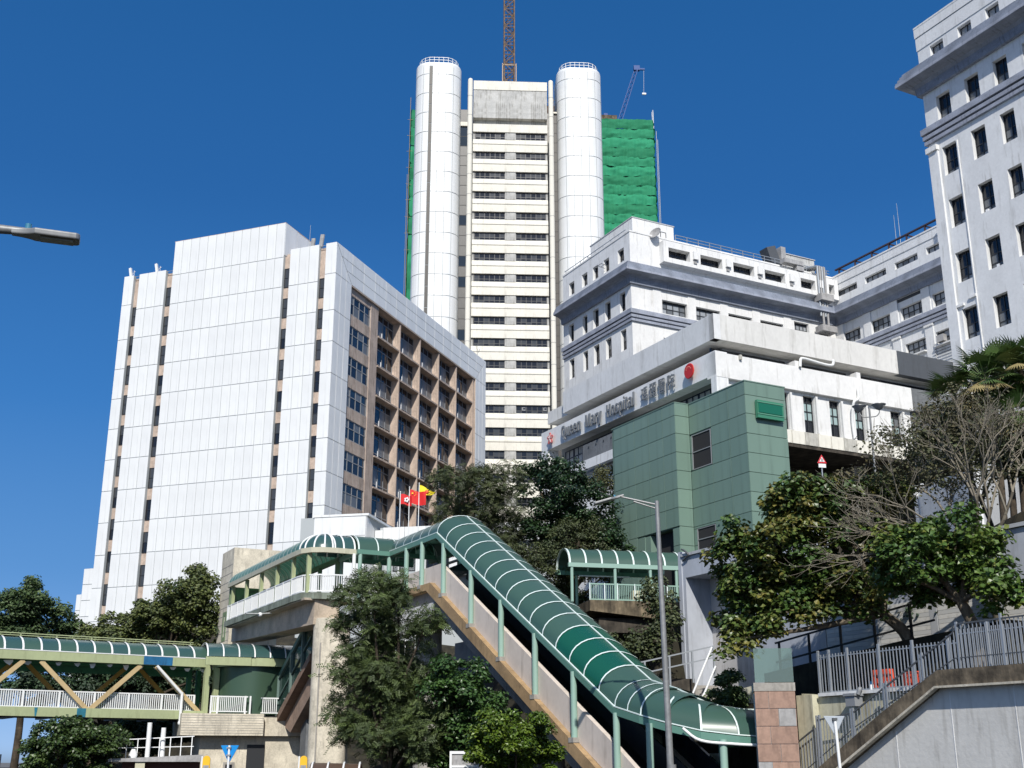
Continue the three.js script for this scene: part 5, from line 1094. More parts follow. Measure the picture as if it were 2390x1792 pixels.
// ---------------------------------------------------------------- trees: lobes [x, y, z, rx, ry, rz] of each crown
const LOBES = {
  centreDark: [[3.5, 16.9, -69.7, 2.20, 1.85, 1.85], [2.4, 15.0, -70.5, 2.10, 1.61, 1.69], [4.8, 15.4, -71.3, 1.86, 1.62, 1.59], [1.5, 18.3, -72.2, 1.34, 1.10, 1.11], [5.7, 13.6, -69.9, 1.30, 1.33, 1.20], [3.5, 13.3, -70.9, 1.85, 1.21, 1.40], [2.5, 18.7, -71.8, 1.07, 0.95, 0.92]],
  centreOlive: [[-2.7, 17.2, -68.7, 1.92, 1.17, 1.42], [-1.1, 16.1, -69.6, 2.07, 1.58, 1.67], [-3.5, 15.7, -70.3, 1.44, 1.47, 1.33], [0.1, 14.6, -71.2, 2.12, 1.62, 1.71], [-0.4, 17.8, -69.2, 1.54, 0.92, 1.13], [-1.7, 13.9, -70.0, 1.82, 1.33, 1.44], [-4.0, 17.7, -70.7, 1.05, 0.81, 0.85]],
  centreLow: [[1.6, 11.8, -66.3, 1.97, 1.51, 1.59], [3.3, 11.2, -67.0, 1.50, 1.27, 1.27], [0.1, 12.5, -67.9, 1.51, 1.03, 1.16], [3.9, 13.9, -68.6, 1.79, 1.30, 1.41], [5.4, 11.8, -66.5, 0.99, 1.01, 0.92], [2.8, 10.3, -67.4, 1.51, 1.02, 1.16]],
  slope: [[6.4, 18.3, -73.4, 1.64, 1.26, 1.33], [7.2, 17.1, -74.2, 1.25, 1.70, 1.34], [5.4, 18.7, -75.2, 1.12, 0.86, 0.91], [7.1, 15.5, -76.0, 1.14, 1.45, 1.18]],
  under: [[6.2, 7.0, -57.6, 1.08, 1.32, 1.09], [5.2, 5.8, -58.4, 1.31, 1.11, 1.11], [4.7, 6.7, -59.2, 1.10, 0.90, 0.92], [7.4, 9.3, -59.6, 0.78, 1.02, 0.82], [7.5, 7.8, -57.8, 0.65, 1.11, 0.80]],
  frontFeather: [[-6.1, 8.4, -52.7, 1.58, 0.90, 1.14], [-5.1, 8.7, -53.4, 1.10, 0.81, 0.87], [-6.6, 7.2, -53.9, 1.51, 1.13, 1.21], [-5.3, 5.9, -54.7, 1.94, 1.25, 1.46], [-6.4, 5.3, -53.0, 1.49, 1.31, 1.28], [-4.6, 4.4, -53.8, 1.71, 1.54, 1.48], [-6.9, 3.3, -54.2, 1.12, 1.45, 1.17], [-3.8, 2.9, -52.9, 1.68, 1.41, 1.41], [-5.5, 3.0, -53.4, 1.60, 1.42, 1.38], [-6.7, 9.4, -53.9, 1.11, 0.45, 0.72], [-5.0, 2.0, -54.7, 1.23, 0.83, 0.94], [-3.9, 7.1, -53.2, 0.79, 0.91, 0.78]],
  frontBroad: [[-2.5, 4.8, -52.0, 1.45, 1.18, 1.21], [-1.4, 3.8, -52.7, 1.18, 1.40, 1.17], [-2.3, 2.9, -53.3, 1.39, 1.21, 1.19], [-2.9, 2.2, -53.9, 1.40, 1.02, 1.11]],
  bush: [[0.1, 2.5, -43.2, 1.45, 0.90, 1.07], [-0.7, 2.1, -43.7, 0.98, 0.75, 0.79], [0.9, 2.0, -44.2, 0.82, 0.75, 0.72], [-0.1, 1.7, -44.8, 1.50, 0.68, 1.00]],
  farLeft: [[-36.3, 13.1, -89.2, 1.79, 1.39, 1.45], [-37.4, 11.9, -90.0, 2.17, 1.85, 1.84], [-35.5, 11.8, -91.9, 2.02, 1.49, 1.61], [-34.7, 11.0, -93.5, 1.67, 1.06, 1.25], [-37.3, 10.3, -89.4, 1.80, 1.10, 1.33], [-36.0, 10.1, -91.1, 2.55, 1.11, 1.68], [-37.0, 14.2, -92.0, 0.81, 0.68, 0.68]],
  midLeft: [[-24.1, 13.5, -89.1, 1.89, 1.58, 1.58], [-23.6, 15.0, -90.4, 1.39, 0.78, 0.99], [-25.8, 12.0, -91.0, 3.16, 1.79, 2.27], [-29.0, 10.9, -91.1, 2.85, 1.45, 1.97], [-22.9, 11.3, -90.0, 2.42, 2.11, 2.07], [-27.1, 12.2, -90.0, 1.75, 1.07, 1.29], [-30.8, 10.2, -90.0, 2.12, 1.01, 1.44]],
  behindTruss: [[-32.4, 6.7, -81.2, 2.60, 1.66, 1.95], [-29.6, 6.2, -83.4, 2.63, 1.51, 1.90], [-26.8, 6.9, -85.4, 2.66, 1.53, 1.92], [-24.3, 6.7, -87.2, 2.36, 1.54, 1.79], [-20.9, 7.5, -85.4, 1.64, 1.83, 1.58], [-28.4, 7.7, -84.4, 1.99, 1.18, 1.45]],
  lowLeft: [[-23.7, 2.4, -65.6, 1.95, 1.32, 1.50], [-22.7, 2.2, -66.8, 1.71, 1.47, 1.45], [-25.4, 1.6, -66.8, 1.19, 0.95, 0.98], [-22.2, 2.8, -68.7, 0.94, 1.10, 0.93], [-23.7, 3.2, -66.0, 1.30, 0.80, 0.96]],
  lowDark: [[-24.2, 3.2, -80.9, 1.89, 1.60, 1.59], [-22.7, 3.7, -82.4, 1.59, 1.30, 1.32], [-26.2, 3.7, -82.4, 1.29, 0.98, 1.04]],
  lantern: [[9.8, 10.0, -45.1, 1.72, 1.49, 1.46], [11.4, 11.2, -45.3, 1.82, 1.24, 1.40], [9.1, 8.7, -46.4, 1.32, 1.52, 1.30], [11.0, 8.7, -46.5, 1.87, 1.54, 1.56], [12.5, 10.6, -44.7, 1.47, 1.14, 1.19], [12.4, 8.7, -45.3, 1.40, 1.16, 1.17], [9.1, 7.3, -46.7, 1.10, 1.26, 1.08], [8.7, 6.0, -45.4, 0.94, 0.74, 0.77], [10.2, 7.0, -45.6, 1.22, 0.89, 0.96], [13.9, 9.9, -45.2, 0.97, 0.99, 0.89]],
  rightGreen: [[13.9, 8.5, -40.9, 1.21, 0.98, 1.00], [15.3, 8.8, -41.0, 1.30, 1.24, 1.16], [16.4, 8.2, -41.1, 1.15, 1.09, 1.02], [15.1, 7.5, -42.2, 1.08, 0.71, 0.82], [16.5, 7.1, -40.2, 0.78, 0.91, 0.77], [13.4, 7.9, -41.9, 0.82, 0.67, 0.68]],
  bareLeaves: [[14.8, 12.7, -42.9, 1.60, 1.12, 1.25], [16.9, 13.8, -42.7, 1.45, 1.31, 1.26], [14.6, 11.6, -44.1, 1.81, 0.97, 1.27], [16.9, 11.9, -43.8, 1.92, 1.34, 1.49], [15.9, 14.3, -42.8, 1.10, 0.95, 0.94], [18.0, 12.6, -42.6, 1.03, 1.40, 1.11], [13.6, 11.8, -44.7, 1.04, 0.71, 0.80]],
  hedge: [[17.5, 7.0, -47.0, 1.86, 0.76, 1.20], [19.3, 7.0, -46.9, 1.13, 0.96, 0.96], [16.7, 6.9, -48.5, 0.95, 0.49, 0.66]],
  smallBush: [[8.4, 4.3, -47.4, 0.57, 0.73, 0.59], [8.4, 3.8, -48.0, 0.69, 0.55, 0.57]],
  palm: [[21.6, 18.2, -51.6, 0.02, 0.02, 0.02], [23.3, 19.0, -51.7, 0.02, 0.02, 0.02], [22.5, 16.8, -52.7, 0.02, 0.02, 0.02], [21.2, 18.0, -54.0, 0.02, 0.02, 0.02], [23.0, 16.2, -51.4, 0.02, 0.02, 0.02], [22.8, 18.5, -52.2, 0.02, 0.02, 0.02]],
  palmBush: [[21.2, 15.2, -51.9, 2.08, 1.06, 1.44], [22.7, 15.0, -51.9, 1.26, 1.29, 1.17], [20.2, 16.3, -53.7, 1.28, 1.09, 1.08], [19.7, 15.0, -54.5, 1.29, 0.88, 0.99]],
};

const leafGeo = (len, wid, fold) => {          // a leaf folded along its midrib
  const g = new THREE.BufferGeometry();
  const a = [0, 0, 0], t = [0, len, 0.02 * len], l = [-wid / 2, len * 0.45, fold], r = [wid / 2, len * 0.45, fold], m = [0, len * 0.5, -fold * 0.3];
  g.setAttribute('position', new THREE.Float32BufferAttribute([...a, ...r, ...m, ...r, ...t, ...m, ...a, ...m, ...l, ...l, ...m, ...t], 3));
  g.computeVertexNormals(); return metricUV(g);
};
const sprigGeo = (len, wid, n) => {            // feathery sprig: leaflets along a rachis
  const gs = [];
  for (let i = 0; i < n; i++) { const y = len * (0.15 + 0.8 * i / n), k = (i % 2 ? 1 : -1), g = leafGeo(wid, wid * 0.42, 0.01); g.rotateZ(-k * 1.05); g.translate(0, y, 0); gs.push(g); }
  return metricUV(mergeGeometries(gs.map((g) => { const o = g.clone(); return o; })));
};
const LEAF = { broad: leafGeo(0.18, 0.15, 0.022), big: leafGeo(0.21, 0.19, 0.03), small: leafGeo(0.135, 0.09, 0.015), sprig: sprigGeo(0.38, 0.13, 8), far: leafGeo(0.25, 0.18, 0.03) };
const leafMats = {};
function leafMat(key) { return leafMats[key] ??= new THREE.MeshPhysicalMaterial({ color: C(1, 1, 1), roughness: key === 'gloss' ? 0.42 : 0.62, transmission: 0.22, thickness: 0, side: THREE.DoubleSide }); }
function crownOf(t, lobes, { leaf = 'broad', density = 1, clump = 0.62, cols, mat = 'dull', gap = 0.0, droop = 0, name = 'crown', scale = [0.75, 1.25] }) {
  const clumps = [];
  for (const [x, y, z, rx, ry, rz] of lobes) {
    const n = Math.max(6, Math.round(rx * ry * 13 * (0.62 / clump) ** 1.5 * (1 - gap)));
    for (let i = 0; i < n; i++) {
      const a = rr(0, Math.PI * 2), c = rr(-1, 1), s = Math.sqrt(1 - c * c), r = Math.pow(rnd(), 0.38);
      clumps.push([x + rx * r * s * Math.cos(a), y + ry * r * c, z + rz * r * s * Math.sin(a), clump * rr(0.65, 1.25), rr(0, 1)]);
    }
  }
  const per = Math.round((leaf === 'sprig' ? 62 : 120) * density), total = clumps.length * per;
  const im = new THREE.InstancedMesh(LEAF[leaf], leafMat(mat), total);
  const q = new THREE.Quaternion(), q2 = new THREE.Quaternion(), m = new THREE.Matrix4(), pos = V3(0, 0, 0), sc = V3(1, 1, 1), nrm = V3(0, 0, 0), col = new THREE.Color();
  let k = 0;
  for (const [cx, cy, cz, r, tone] of clumps) for (let i = 0; i < per; i++) {
    const a = rr(0, Math.PI * 2), c = rr(-0.75, 1), s = Math.sqrt(Math.max(0, 1 - c * c)), d = r * Math.pow(rnd(), 0.45);
    pos.set(cx + d * s * Math.cos(a), cy + d * c * 0.72 - droop * d, cz + d * s * Math.sin(a));
    nrm.set(s * Math.cos(a) * 0.7 + rr(-0.55, 0.55), 0.75 + rr(-0.5, 0.5), s * Math.sin(a) * 0.7 + rr(-0.55, 0.55)).normalize();
    q.setFromUnitVectors(V3(0, 0, 1), nrm); q2.setFromAxisAngle(V3(0, 0, 1), rr(0, Math.PI * 2)); q.multiply(q2);
    const f = rr(scale[0], scale[1]); sc.set(f, f, f);
    im.setMatrixAt(k, m.compose(pos, q, sc));
    const base = cols[Math.min(cols.length - 1, Math.floor(((tone * 0.65 + rnd() * 0.35)) * cols.length))], v = rr(0.75, 1.3);
    col.setRGB(base[0] * v, base[1] * v, base[2] * v); im.setColorAt(k, col); k++;
  }
  im.name = name; im.castShadow = im.receiveShadow = true; im.userData.kind = 'stuff'; t.add(im);
  return clumps;
}
function limb(pts, r0, r1, seg = 7) {          // tapered bent limb
  const c = new THREE.CatmullRomCurve3(pts.map((p) => V3(...p))), n = Math.max(4, pts.length * 3), gs = [];
  for (let i = 0; i < n; i++) gs.push(cyl(r0 + (r1 - r0) * i / n, r0 + (r1 - r0) * (i + 1) / n, c.getPoint(i / n), c.getPoint((i + 1) / n), seg, true));
  return gs;
}
function tree(name, label, lobes, base, opt) {
  const t = thing(name, label, opt.category ?? 'tree', base, 0, opt.group);
  const loc = lobes.map(([x, y, z, a, b, c]) => [x - base[0], y - base[1], z - base[2], a, b, c]);
  const cx = loc.reduce((s, l) => s + l[0], 0) / loc.length, cz = loc.reduce((s, l) => s + l[2], 0) / loc.length, low = Math.min(...loc.map((l) => l[1] - l[4]));
  const r = opt.r ?? 0.22, fork = opt.fork ?? [cx * 0.5, Math.max(0.6, low * 0.75), cz * 0.5];
  mesh('trunk', limb([[0, -0.3, 0], [fork[0] * 0.3 + 0.1, fork[1] * 0.5, fork[2] * 0.3], fork], r, r * 0.75, 10), opt.bark ?? M.bark, t);
  const clumps = crownOf(t, loc, opt);
  for (const l of loc) mesh('limb', limb([fork, [fork[0] * 0.5 + l[0] * 0.5 + rr(-0.3, 0.3), fork[1] * 0.4 + l[1] * 0.6, fork[2] * 0.5 + l[2] * 0.5], [l[0], l[1], l[2]]], r * 0.55, r * 0.16), opt.bark ?? M.bark, t);
  const tw = [];
  for (let i = 0; i < clumps.length; i += 4) { const c = clumps[i]; let b = null, bd = 1e9; for (const l of loc) { const d = (l[0] - c[0]) ** 2 + (l[1] - c[1]) ** 2 + (l[2] - c[2]) ** 2; if (d < bd) { bd = d; b = l; } } tw.push(cyl(r * 0.13, 0.012, [b[0], b[1] - b[4] * 0.3, b[2]], [c[0], c[1], c[2]], 4, true)); }
  mesh('twigs', tw, opt.bark ?? M.bark, t).userData.kind = 'stuff';
  return t;
}
const green1 = [[0.032, 0.062, 0.018], [0.045, 0.085, 0.022], [0.060, 0.108, 0.028], [0.080, 0.125, 0.03]];
const greenDark = [[0.014, 0.036, 0.012], [0.020, 0.052, 0.015], [0.028, 0.066, 0.018]];
const olive1 = [[0.040, 0.055, 0.016], [0.055, 0.075, 0.020], [0.072, 0.092, 0.024], [0.050, 0.060, 0.022]];
const olive2 = [[0.048, 0.074, 0.020], [0.066, 0.10, 0.024], [0.088, 0.128, 0.028]];
const lime = [[0.060, 0.11, 0.008], [0.085, 0.145, 0.010], [0.12, 0.18, 0.014], [0.045, 0.085, 0.008]];
const mixed = [[0.040, 0.085, 0.018], [0.060, 0.115, 0.022], [0.085, 0.13, 0.026], [0.125, 0.145, 0.03], [0.17, 0.155, 0.034], [0.05, 0.08, 0.022]];
const gy = (x, z) => groundY(x, z);
tree('broadleaf_tree', 'dense dark green tree behind the escalator below the lettered sign', LOBES.centreDark, [3.6, gy(3.6, -71.5), -71.5], { leaf: 'broad', cols: greenDark, r: 0.3, mat: 'gloss' });
tree('feathery_tree', 'olive feathery-leaved tree behind the top of the escalator roof', LOBES.centreOlive, [-1.5, gy(-1.5, -71.5), -71.5], { leaf: 'sprig', cols: olive1, density: 0.5, r: 0.28, bark: M.barkPale });
tree('feathery_tree', 'lower olive tree between the escalator roof and the small canopy walkway', LOBES.centreLow, [2.6, gy(2.6, -68.5), -68.5], { leaf: 'small', cols: olive1, density: 1.5, r: 0.2 });
tree('slope_shrub', 'yellowish straggly shrub on the bank under the white podium terrace', LOBES.slope, [6.6, gy(6.6, -75), -75], { leaf: 'small', cols: [[0.075, 0.085, 0.028], [0.10, 0.105, 0.035], [0.06, 0.07, 0.02]], density: 1.1, gap: 0.25, r: 0.12, bark: M.barkPale, category: 'shrub' });
tree('slope_shrub', 'green shrubs growing below the stained walkway deck beside the grey block', LOBES.under, [6.0, gy(6, -59) - 0.5, -59], { leaf: 'broad', cols: olive1, density: 0.9, r: 0.12, category: 'shrub' });
tree('feathery_tree', 'grey-green feathery tree growing in front of the round pier', LOBES.frontFeather, [-5.2, -1, -54], { leaf: 'sprig', cols: olive2, density: 0.62, clump: 0.55, r: 0.2 });
tree('broadleaf_tree', 'round-leaved green tree against the escalator girder', LOBES.frontBroad, [-2.4, -1, -53.2], { leaf: 'broad', cols: [[0.030, 0.070, 0.016], [0.045, 0.10, 0.022], [0.060, 0.125, 0.026]], density: 1, clump: 0.5, r: 0.16, mat: 'gloss' });
tree('bright_bush', 'bright yellow-green clipped bush at the foot of the escalator', LOBES.bush, [0.2, -1, -44.2], { leaf: 'small', cols: lime, density: 1.9, clump: 0.36, r: 0.1, mat: 'gloss', category: 'bush' });
tree('far_tree', 'feathery tree against the sky left of the panel building', LOBES.farLeft, [-37, gy(-37, -92.5), -92.5], { leaf: 'far', cols: green1, density: 1.1, clump: 0.75, r: 0.3 });
tree('far_tree', 'spreading olive tree at the foot of the panel building', LOBES.midLeft, [-26, gy(-26, -92) - 0.5, -92], { leaf: 'far', cols: [[0.062, 0.085, 0.018], [0.085, 0.11, 0.022], [0.105, 0.128, 0.025], [0.036, 0.066, 0.018]], density: 1.1, clump: 0.75, r: 0.35 });
tree('far_tree', 'dark trees seen through the footbridge truss', LOBES.behindTruss, [-29, gy(-29, -85) - 0.5, -85], { leaf: 'far', cols: greenDark, density: 0.9, clump: 0.8, r: 0.3 });
tree('street_tree', 'round green tree below the footbridge girder', LOBES.lowLeft, [-25.5, -1, -67.5], { leaf: 'broad', cols: [[0.034, 0.062, 0.014], [0.048, 0.085, 0.018], [0.062, 0.105, 0.022]], density: 1.0, clump: 0.5, r: 0.2, mat: 'gloss' });
tree('street_tree', 'dark shaded tree beyond the footbridge beside the white roof terrace', LOBES.lowDark, [-24.5, -1, -82], { leaf: 'far', cols: greenDark, density: 0.9, clump: 0.6, r: 0.25 });
tree('hibiscus_tree', 'broad leaning tree with large yellowing leaves above the picket fence', [...LOBES.lantern.map(([x, y, z, a, b, c]) => [x, y, z, a * 1.1, b * 1.08, c]), [13.2, 7.4, -45.2, 1.1, 0.7, 0.9], [14.4, 11.4, -45.0, 1.3, 0.9, 1.1], [11.6, 7.2, -45.6, 1.0, 0.8, 0.9]], [15.0, 5.4, -45.4], { leaf: 'big', cols: mixed, density: 0.8, clump: 0.6, gap: 0.08, r: 0.26, bark: M.barkPale, fork: [-1.0, 1.5, 0.1], droop: 0.15, mat: 'gloss' });
tree('hibiscus_tree', 'glossy green tree with twisted trunk under the bare branches', LOBES.rightGreen, [16.0, 4.9, -41.6], { leaf: 'big', cols: [[0.045, 0.095, 0.018], [0.065, 0.125, 0.022], [0.095, 0.155, 0.026], [0.15, 0.18, 0.032]], density: 0.8, clump: 0.55, r: 0.24, bark: M.barkPale, fork: [-0.4, 2.0, 0], mat: 'gloss' });
tree('hedge', 'dark leafy hedge behind the tall pickets', LOBES.hedge, [16.9, 4.6, -47.2], { leaf: 'broad', cols: greenDark, density: 1.0, clump: 0.5, r: 0.1, category: 'hedge' });
tree('terrace_bush', 'small green bush on the terrace beside the exit roof', LOBES.smallBush, [8.9, 3.2, -48.3], { leaf: 'small', cols: [[0.04, 0.075, 0.016], [0.07, 0.11, 0.02]], density: 1.4, clump: 0.3, r: 0.06, category: 'bush' });

tree('bank_shrub', 'mass of olive shrubs under the palms beside the dark parapet', LOBES.palmBush, [22.5, gy(22.5, -55), -55], { leaf: 'far', cols: [[0.05, 0.07, 0.022], [0.07, 0.09, 0.03], [0.085, 0.08, 0.035]], density: 0.7, clump: 0.6, r: 0.12, category: 'shrub' });

// bare tree: branching twigs with a few leaves
{
  const base = [17.3, 4.6, -43.0], t = thing('bare_tree', 'half-bare tree with a fan of thin grey branches below the palm', 'tree', base, 0);
  const gs = [[], [], []], barkGrey = std(0.26, 0.235, 0.195, 0.95, { map: texRust });
  const grow = (p, dir, len, r, lvl) => {
    const q = p.clone().addScaledVector(dir, len * 0.5).add(V3(rr(-0.1, 0.1) * len, 0, rr(-0.1, 0.1) * len)), e = q.clone().addScaledVector(dir.clone().add(V3(rr(-0.25, 0.25), rr(-0.05, 0.2), rr(-0.25, 0.25))).normalize(), len * 0.5);
    const bin = gs[Math.min(2, Math.floor(lvl / 2))];
    bin.push(cyl(r, r * 0.85, p, q, lvl > 2 ? 4 : 6, true), cyl(r * 0.85, r * 0.68, q, e, lvl > 2 ? 4 : 6, true));
    if (lvl >= 6) return;
    const n = lvl === 0 ? 6 : lvl < 3 ? 3 : 2 + (rnd() < 0.55 ? 1 : 0);
    for (let i = 0; i < n; i++) {
      const sp = lvl === 0 ? 0.95 : 0.75, d = dir.clone().add(V3(rr(-sp, sp) - (lvl < 2 ? 0.15 : 0), rr(-0.35, 0.5), rr(-sp, sp) * 0.7)).normalize();
      grow(i === 0 || lvl === 0 ? e : q.clone().lerp(e, rr(0.2, 1)), d, len * rr(0.6, 0.82), r * 0.62, lvl + 1);
    }
  };
  mesh('trunk', limb([[0, -0.4, 0], [0.1, 1.5, 0], [-0.1, 3.4, 0.1], [0.05, 4.6, 0]], 0.2, 0.13, 10), barkGrey, t);
  for (const [a, b, c] of [[-0.9, 0.75, 0.1], [-0.5, 1.0, -0.2], [0.05, 1, 0.15], [0.6, 0.8, 0.1], [-1.0, 0.25, 0.25], [0.8, 0.35, 0.3], [-0.3, 1, 0.4]]) grow(V3(0.02, rr(3.2, 4.6), 0), V3(a, b, c).normalize(), 2.3, 0.075, 1);
  mesh('limb', gs[0], barkGrey, t); mesh('twigs', [...gs[1], ...gs[2]], std(0.22, 0.195, 0.15, 0.95), t).userData.kind = 'stuff';
  crownOf(t, LOBES.bareLeaves.map(([x, y, z, a, b, c]) => [x - base[0], y - base[1], z - base[2], a, b, c]), { leaf: 'small', cols: [[0.065, 0.075, 0.028], [0.085, 0.085, 0.032], [0.10, 0.085, 0.035]], density: 0.5, clump: 0.7, gap: 0.1 });
}
// fan palms
const frondMats = [std(0.085, 0.15, 0.04, 0.5), std(0.11, 0.18, 0.055, 0.5), std(0.15, 0.20, 0.065, 0.5)], frondDry = std(0.26, 0.21, 0.09, 0.8);
LOBES.palm.forEach(([x, y, z], i) => {
  const g0 = groundY(x, z), t = thing('fan_palm', ['fan palm with a full crown in front of the tall white wing', 'topmost fan palm at the picture edge beside the white wall', 'lower fan palm with drooping yellowed fronds', 'small fan palm nearest the dark parapet', 'fan palm low at the picture edge above the grey wall', 'fan palm between the full palm and the topmost one'][i], 'palm', [x, g0, z], 0, 'fan palms');
  const h = y - g0;
  mesh('trunk', limb([[0, -0.3, 0], [0.15, h * 0.5, 0], [0, h, 0]], 0.16, 0.13, 10), M.bark, t);
  for (let k = 0; k < 40; k++) {
    const a = k * 2.4 + rr(-0.2, 0.2), el = rr(-0.5, 1.15), dir = V3(Math.cos(a) * Math.cos(el), Math.sin(el), Math.sin(a) * Math.cos(el));
    const len = rr(0.7, 1.25), tip = dir.clone().multiplyScalar(len), gs = [cyl(0.02, 0.012, [0, h, 0], [tip.x, h + tip.y, tip.z], 4, true)];
    const side = V3(0, 1, 0).cross(dir).normalize(), up = dir.clone().cross(side);
    const pos = [];
    for (let j = -8; j <= 8; j++) {
      const b = j * 0.16, ld = dir.clone().multiplyScalar(Math.cos(b)).addScaledVector(side, Math.sin(b)).addScaledVector(V3(0, -1, 0), 0.22 + 0.1 * Math.abs(b)).normalize(), L = 1.05 * (1 - 0.22 * Math.abs(b)), o = V3(tip.x, h + tip.y, tip.z);
      const w = side.clone().multiplyScalar(0.045 * Math.cos(b)).addScaledVector(dir, -0.045 * Math.sin(b)), m = o.clone().addScaledVector(ld, L * 0.5), e = o.clone().addScaledVector(ld, L).add(V3(0, -0.12, 0));
      const A = o, B = m.clone().add(w), Cc = m.clone().sub(w);
      for (const v of [A, B, Cc, B, e, Cc]) pos.push(v.x, v.y, v.z);
    }
    const g = new THREE.BufferGeometry(); g.setAttribute('position', new THREE.Float32BufferAttribute(pos, 3)); g.computeVertexNormals(); metricUV(g); gs.push(g);
    mesh('frond', gs, el < -0.25 ? frondDry : pick(frondMats), t);
  }
});

// ---------------------------------------------------------------- street furniture
function luminaire(t, x, y, z, len, wid, dirDeg) {       // flat blade-shaped lamp head on the end of its arm
  const s = new THREE.Shape(); s.moveTo(0, -wid * 0.16); s.quadraticCurveTo(len * 0.22, -wid * 0.2, len * 0.34, -wid * 0.5); s.lineTo(len * 0.95, -wid * 0.46); s.quadraticCurveTo(len, -wid * 0.4, len, -wid * 0.3); s.lineTo(len, wid * 0.3); s.quadraticCurveTo(len, wid * 0.4, len * 0.95, wid * 0.46); s.lineTo(len * 0.34, wid * 0.5); s.quadraticCurveTo(len * 0.22, wid * 0.2, 0, wid * 0.16);
  const g = new THREE.ExtrudeGeometry(s, { depth: 0.035, bevelEnabled: true, bevelSize: 0.012, bevelThickness: 0.02, bevelSegments: 3 }); g.rotateX(Math.PI / 2);
  const head = mesh('lamp_head', g, M.lampGrey, t); head.position.set(x, y, z); head.rotation.y = dirDeg * D2R;
  const l = mesh('lens', [b6(len * 0.42, len * 0.92, -0.075, -0.055, -wid * 0.32, wid * 0.32)], std(0.20, 0.20, 0.16, 0.3), head);
  const n = mesh('neck', [cyl(0.055, 0.045, [-0.16, -0.01, 0], [0.12, 0.0, 0], 10), b6(0.1, 0.32, 0.0, 0.03, -0.05, 0.05)], M.lampGrey, head);
  const c = mesh('sensor', [new THREE.CylinderGeometry(0.035, 0.04, 0.07, 12).translate(0.16, 0.06, 0)], std(0.05, 0.2, 0.3, 0.3), head);
  return head;
}
{
  const t = thing('street_lamp', 'street lamp with a flat head reaching in from the edge of the sky', 'street lamp', [-8.6, 0, -11.6], 0, 'street lamps');
  mesh('pole', [cyl(0.09, 0.055, [0, 0, 0], [0, 7.75, 0], 14)], M.lampGrey, t);
  mesh('arm', [tube([[0, 7.6, 0], [0.6, 7.62, -0.2], [2.72, 7.45, -0.88]], 0.032, 8, 20)], M.lampGrey, t);
  const h = luminaire(t, 2.84, 7.445, -0.92, 0.72, 0.30, 20); h.rotation.z = -0.03; h.rotation.x = 0.12;
}
{
  const t = thing('street_lamp', 'tall grey street lamp standing in front of the escalator roof', 'street lamp', [5.2, -1, -41.6], 0, 'street lamps');
  mesh('pole', [cyl(0.13, 0.075, [0.12, 0, 0], [-0.04, 11.45, 0], 16)], M.lampGrey, t);
  mesh('base_sleeve', [cyl(0.16, 0.16, [0.12, 0, 0], [0.12, 2.5, 0], 14)], M.lampGrey, t);
  mesh('arm', [cyl(0.04, 0.035, [0, 11.3, 0], [-1.3, 11.62, -0.1], 8), cyl(0.03, 0.03, [0, 11.15, 0], [-0.86, 11.44, -0.06], 8)], M.lampGrey, t);
  const h = luminaire(t, -1.36, 11.64, -0.1, 0.95, 0.36, 180); h.rotation.z = -0.28;
}
{
  const t = thing('driveway_lamp', 'grey post lamp with two saucer-shaped heads on the driveway', 'street lamp', [16.75, groundY(16.75, -53.4), -53.4], 18);
  const b = groundY(16.75, -53.4), Y = (v) => v - b;
  mesh('pole', [cyl(0.06, 0.045, [0, 0, 0], [0, Y(17.4), 0], 12)], M.lampGrey, t);
  for (const k of [-1, 1]) {
    mesh('arm', [tube([[0, Y(16.95), 0], [k * 0.3, Y(16.98), 0], [k * 0.44, Y(17.15), 0], [k * 0.44, Y(17.25), 0]], 0.025, 6, 20)], M.lampGrey, t);
    const s = mesh('lamp_head', new THREE.LatheGeometry([[0.02, 0], [0.12, 0.04], [0.3, 0.24], [0.34, 0.27], [0.02, 0.3]].map((p) => new THREE.Vector2(...p)), 18), std(0.2, 0.21, 0.22, 0.35), t); s.position.set(k * 0.44, Y(17.25), 0);
    mesh('head_bracket', [tube([[k * 0.44, Y(17.25), 0], [k * 0.44 - 0.2, Y(17.4), 0.1], [k * 0.44 - 0.3, Y(17.5), 0]], 0.016, 5, 10), tube([[k * 0.44, Y(17.25), 0], [k * 0.44 + 0.2, Y(17.4), 0.1], [k * 0.44 + 0.3, Y(17.5), 0]], 0.016, 5, 10)], M.lampGrey, t);
  }
}
function triPlate(side, up, depth, r = 0.08) {
  const h = side * 0.866, p = up ? [[-side / 2, 0], [side / 2, 0], [0, h]] : [[-side / 2, 0], [0, -h], [side / 2, 0]];
  const s = new THREE.Shape(p.map((q) => new THREE.Vector2(...q)));
  return new THREE.ExtrudeGeometry(s, { depth, bevelEnabled: true, bevelSize: r * 0.5, bevelThickness: 0.004, bevelSegments: 3 });
}
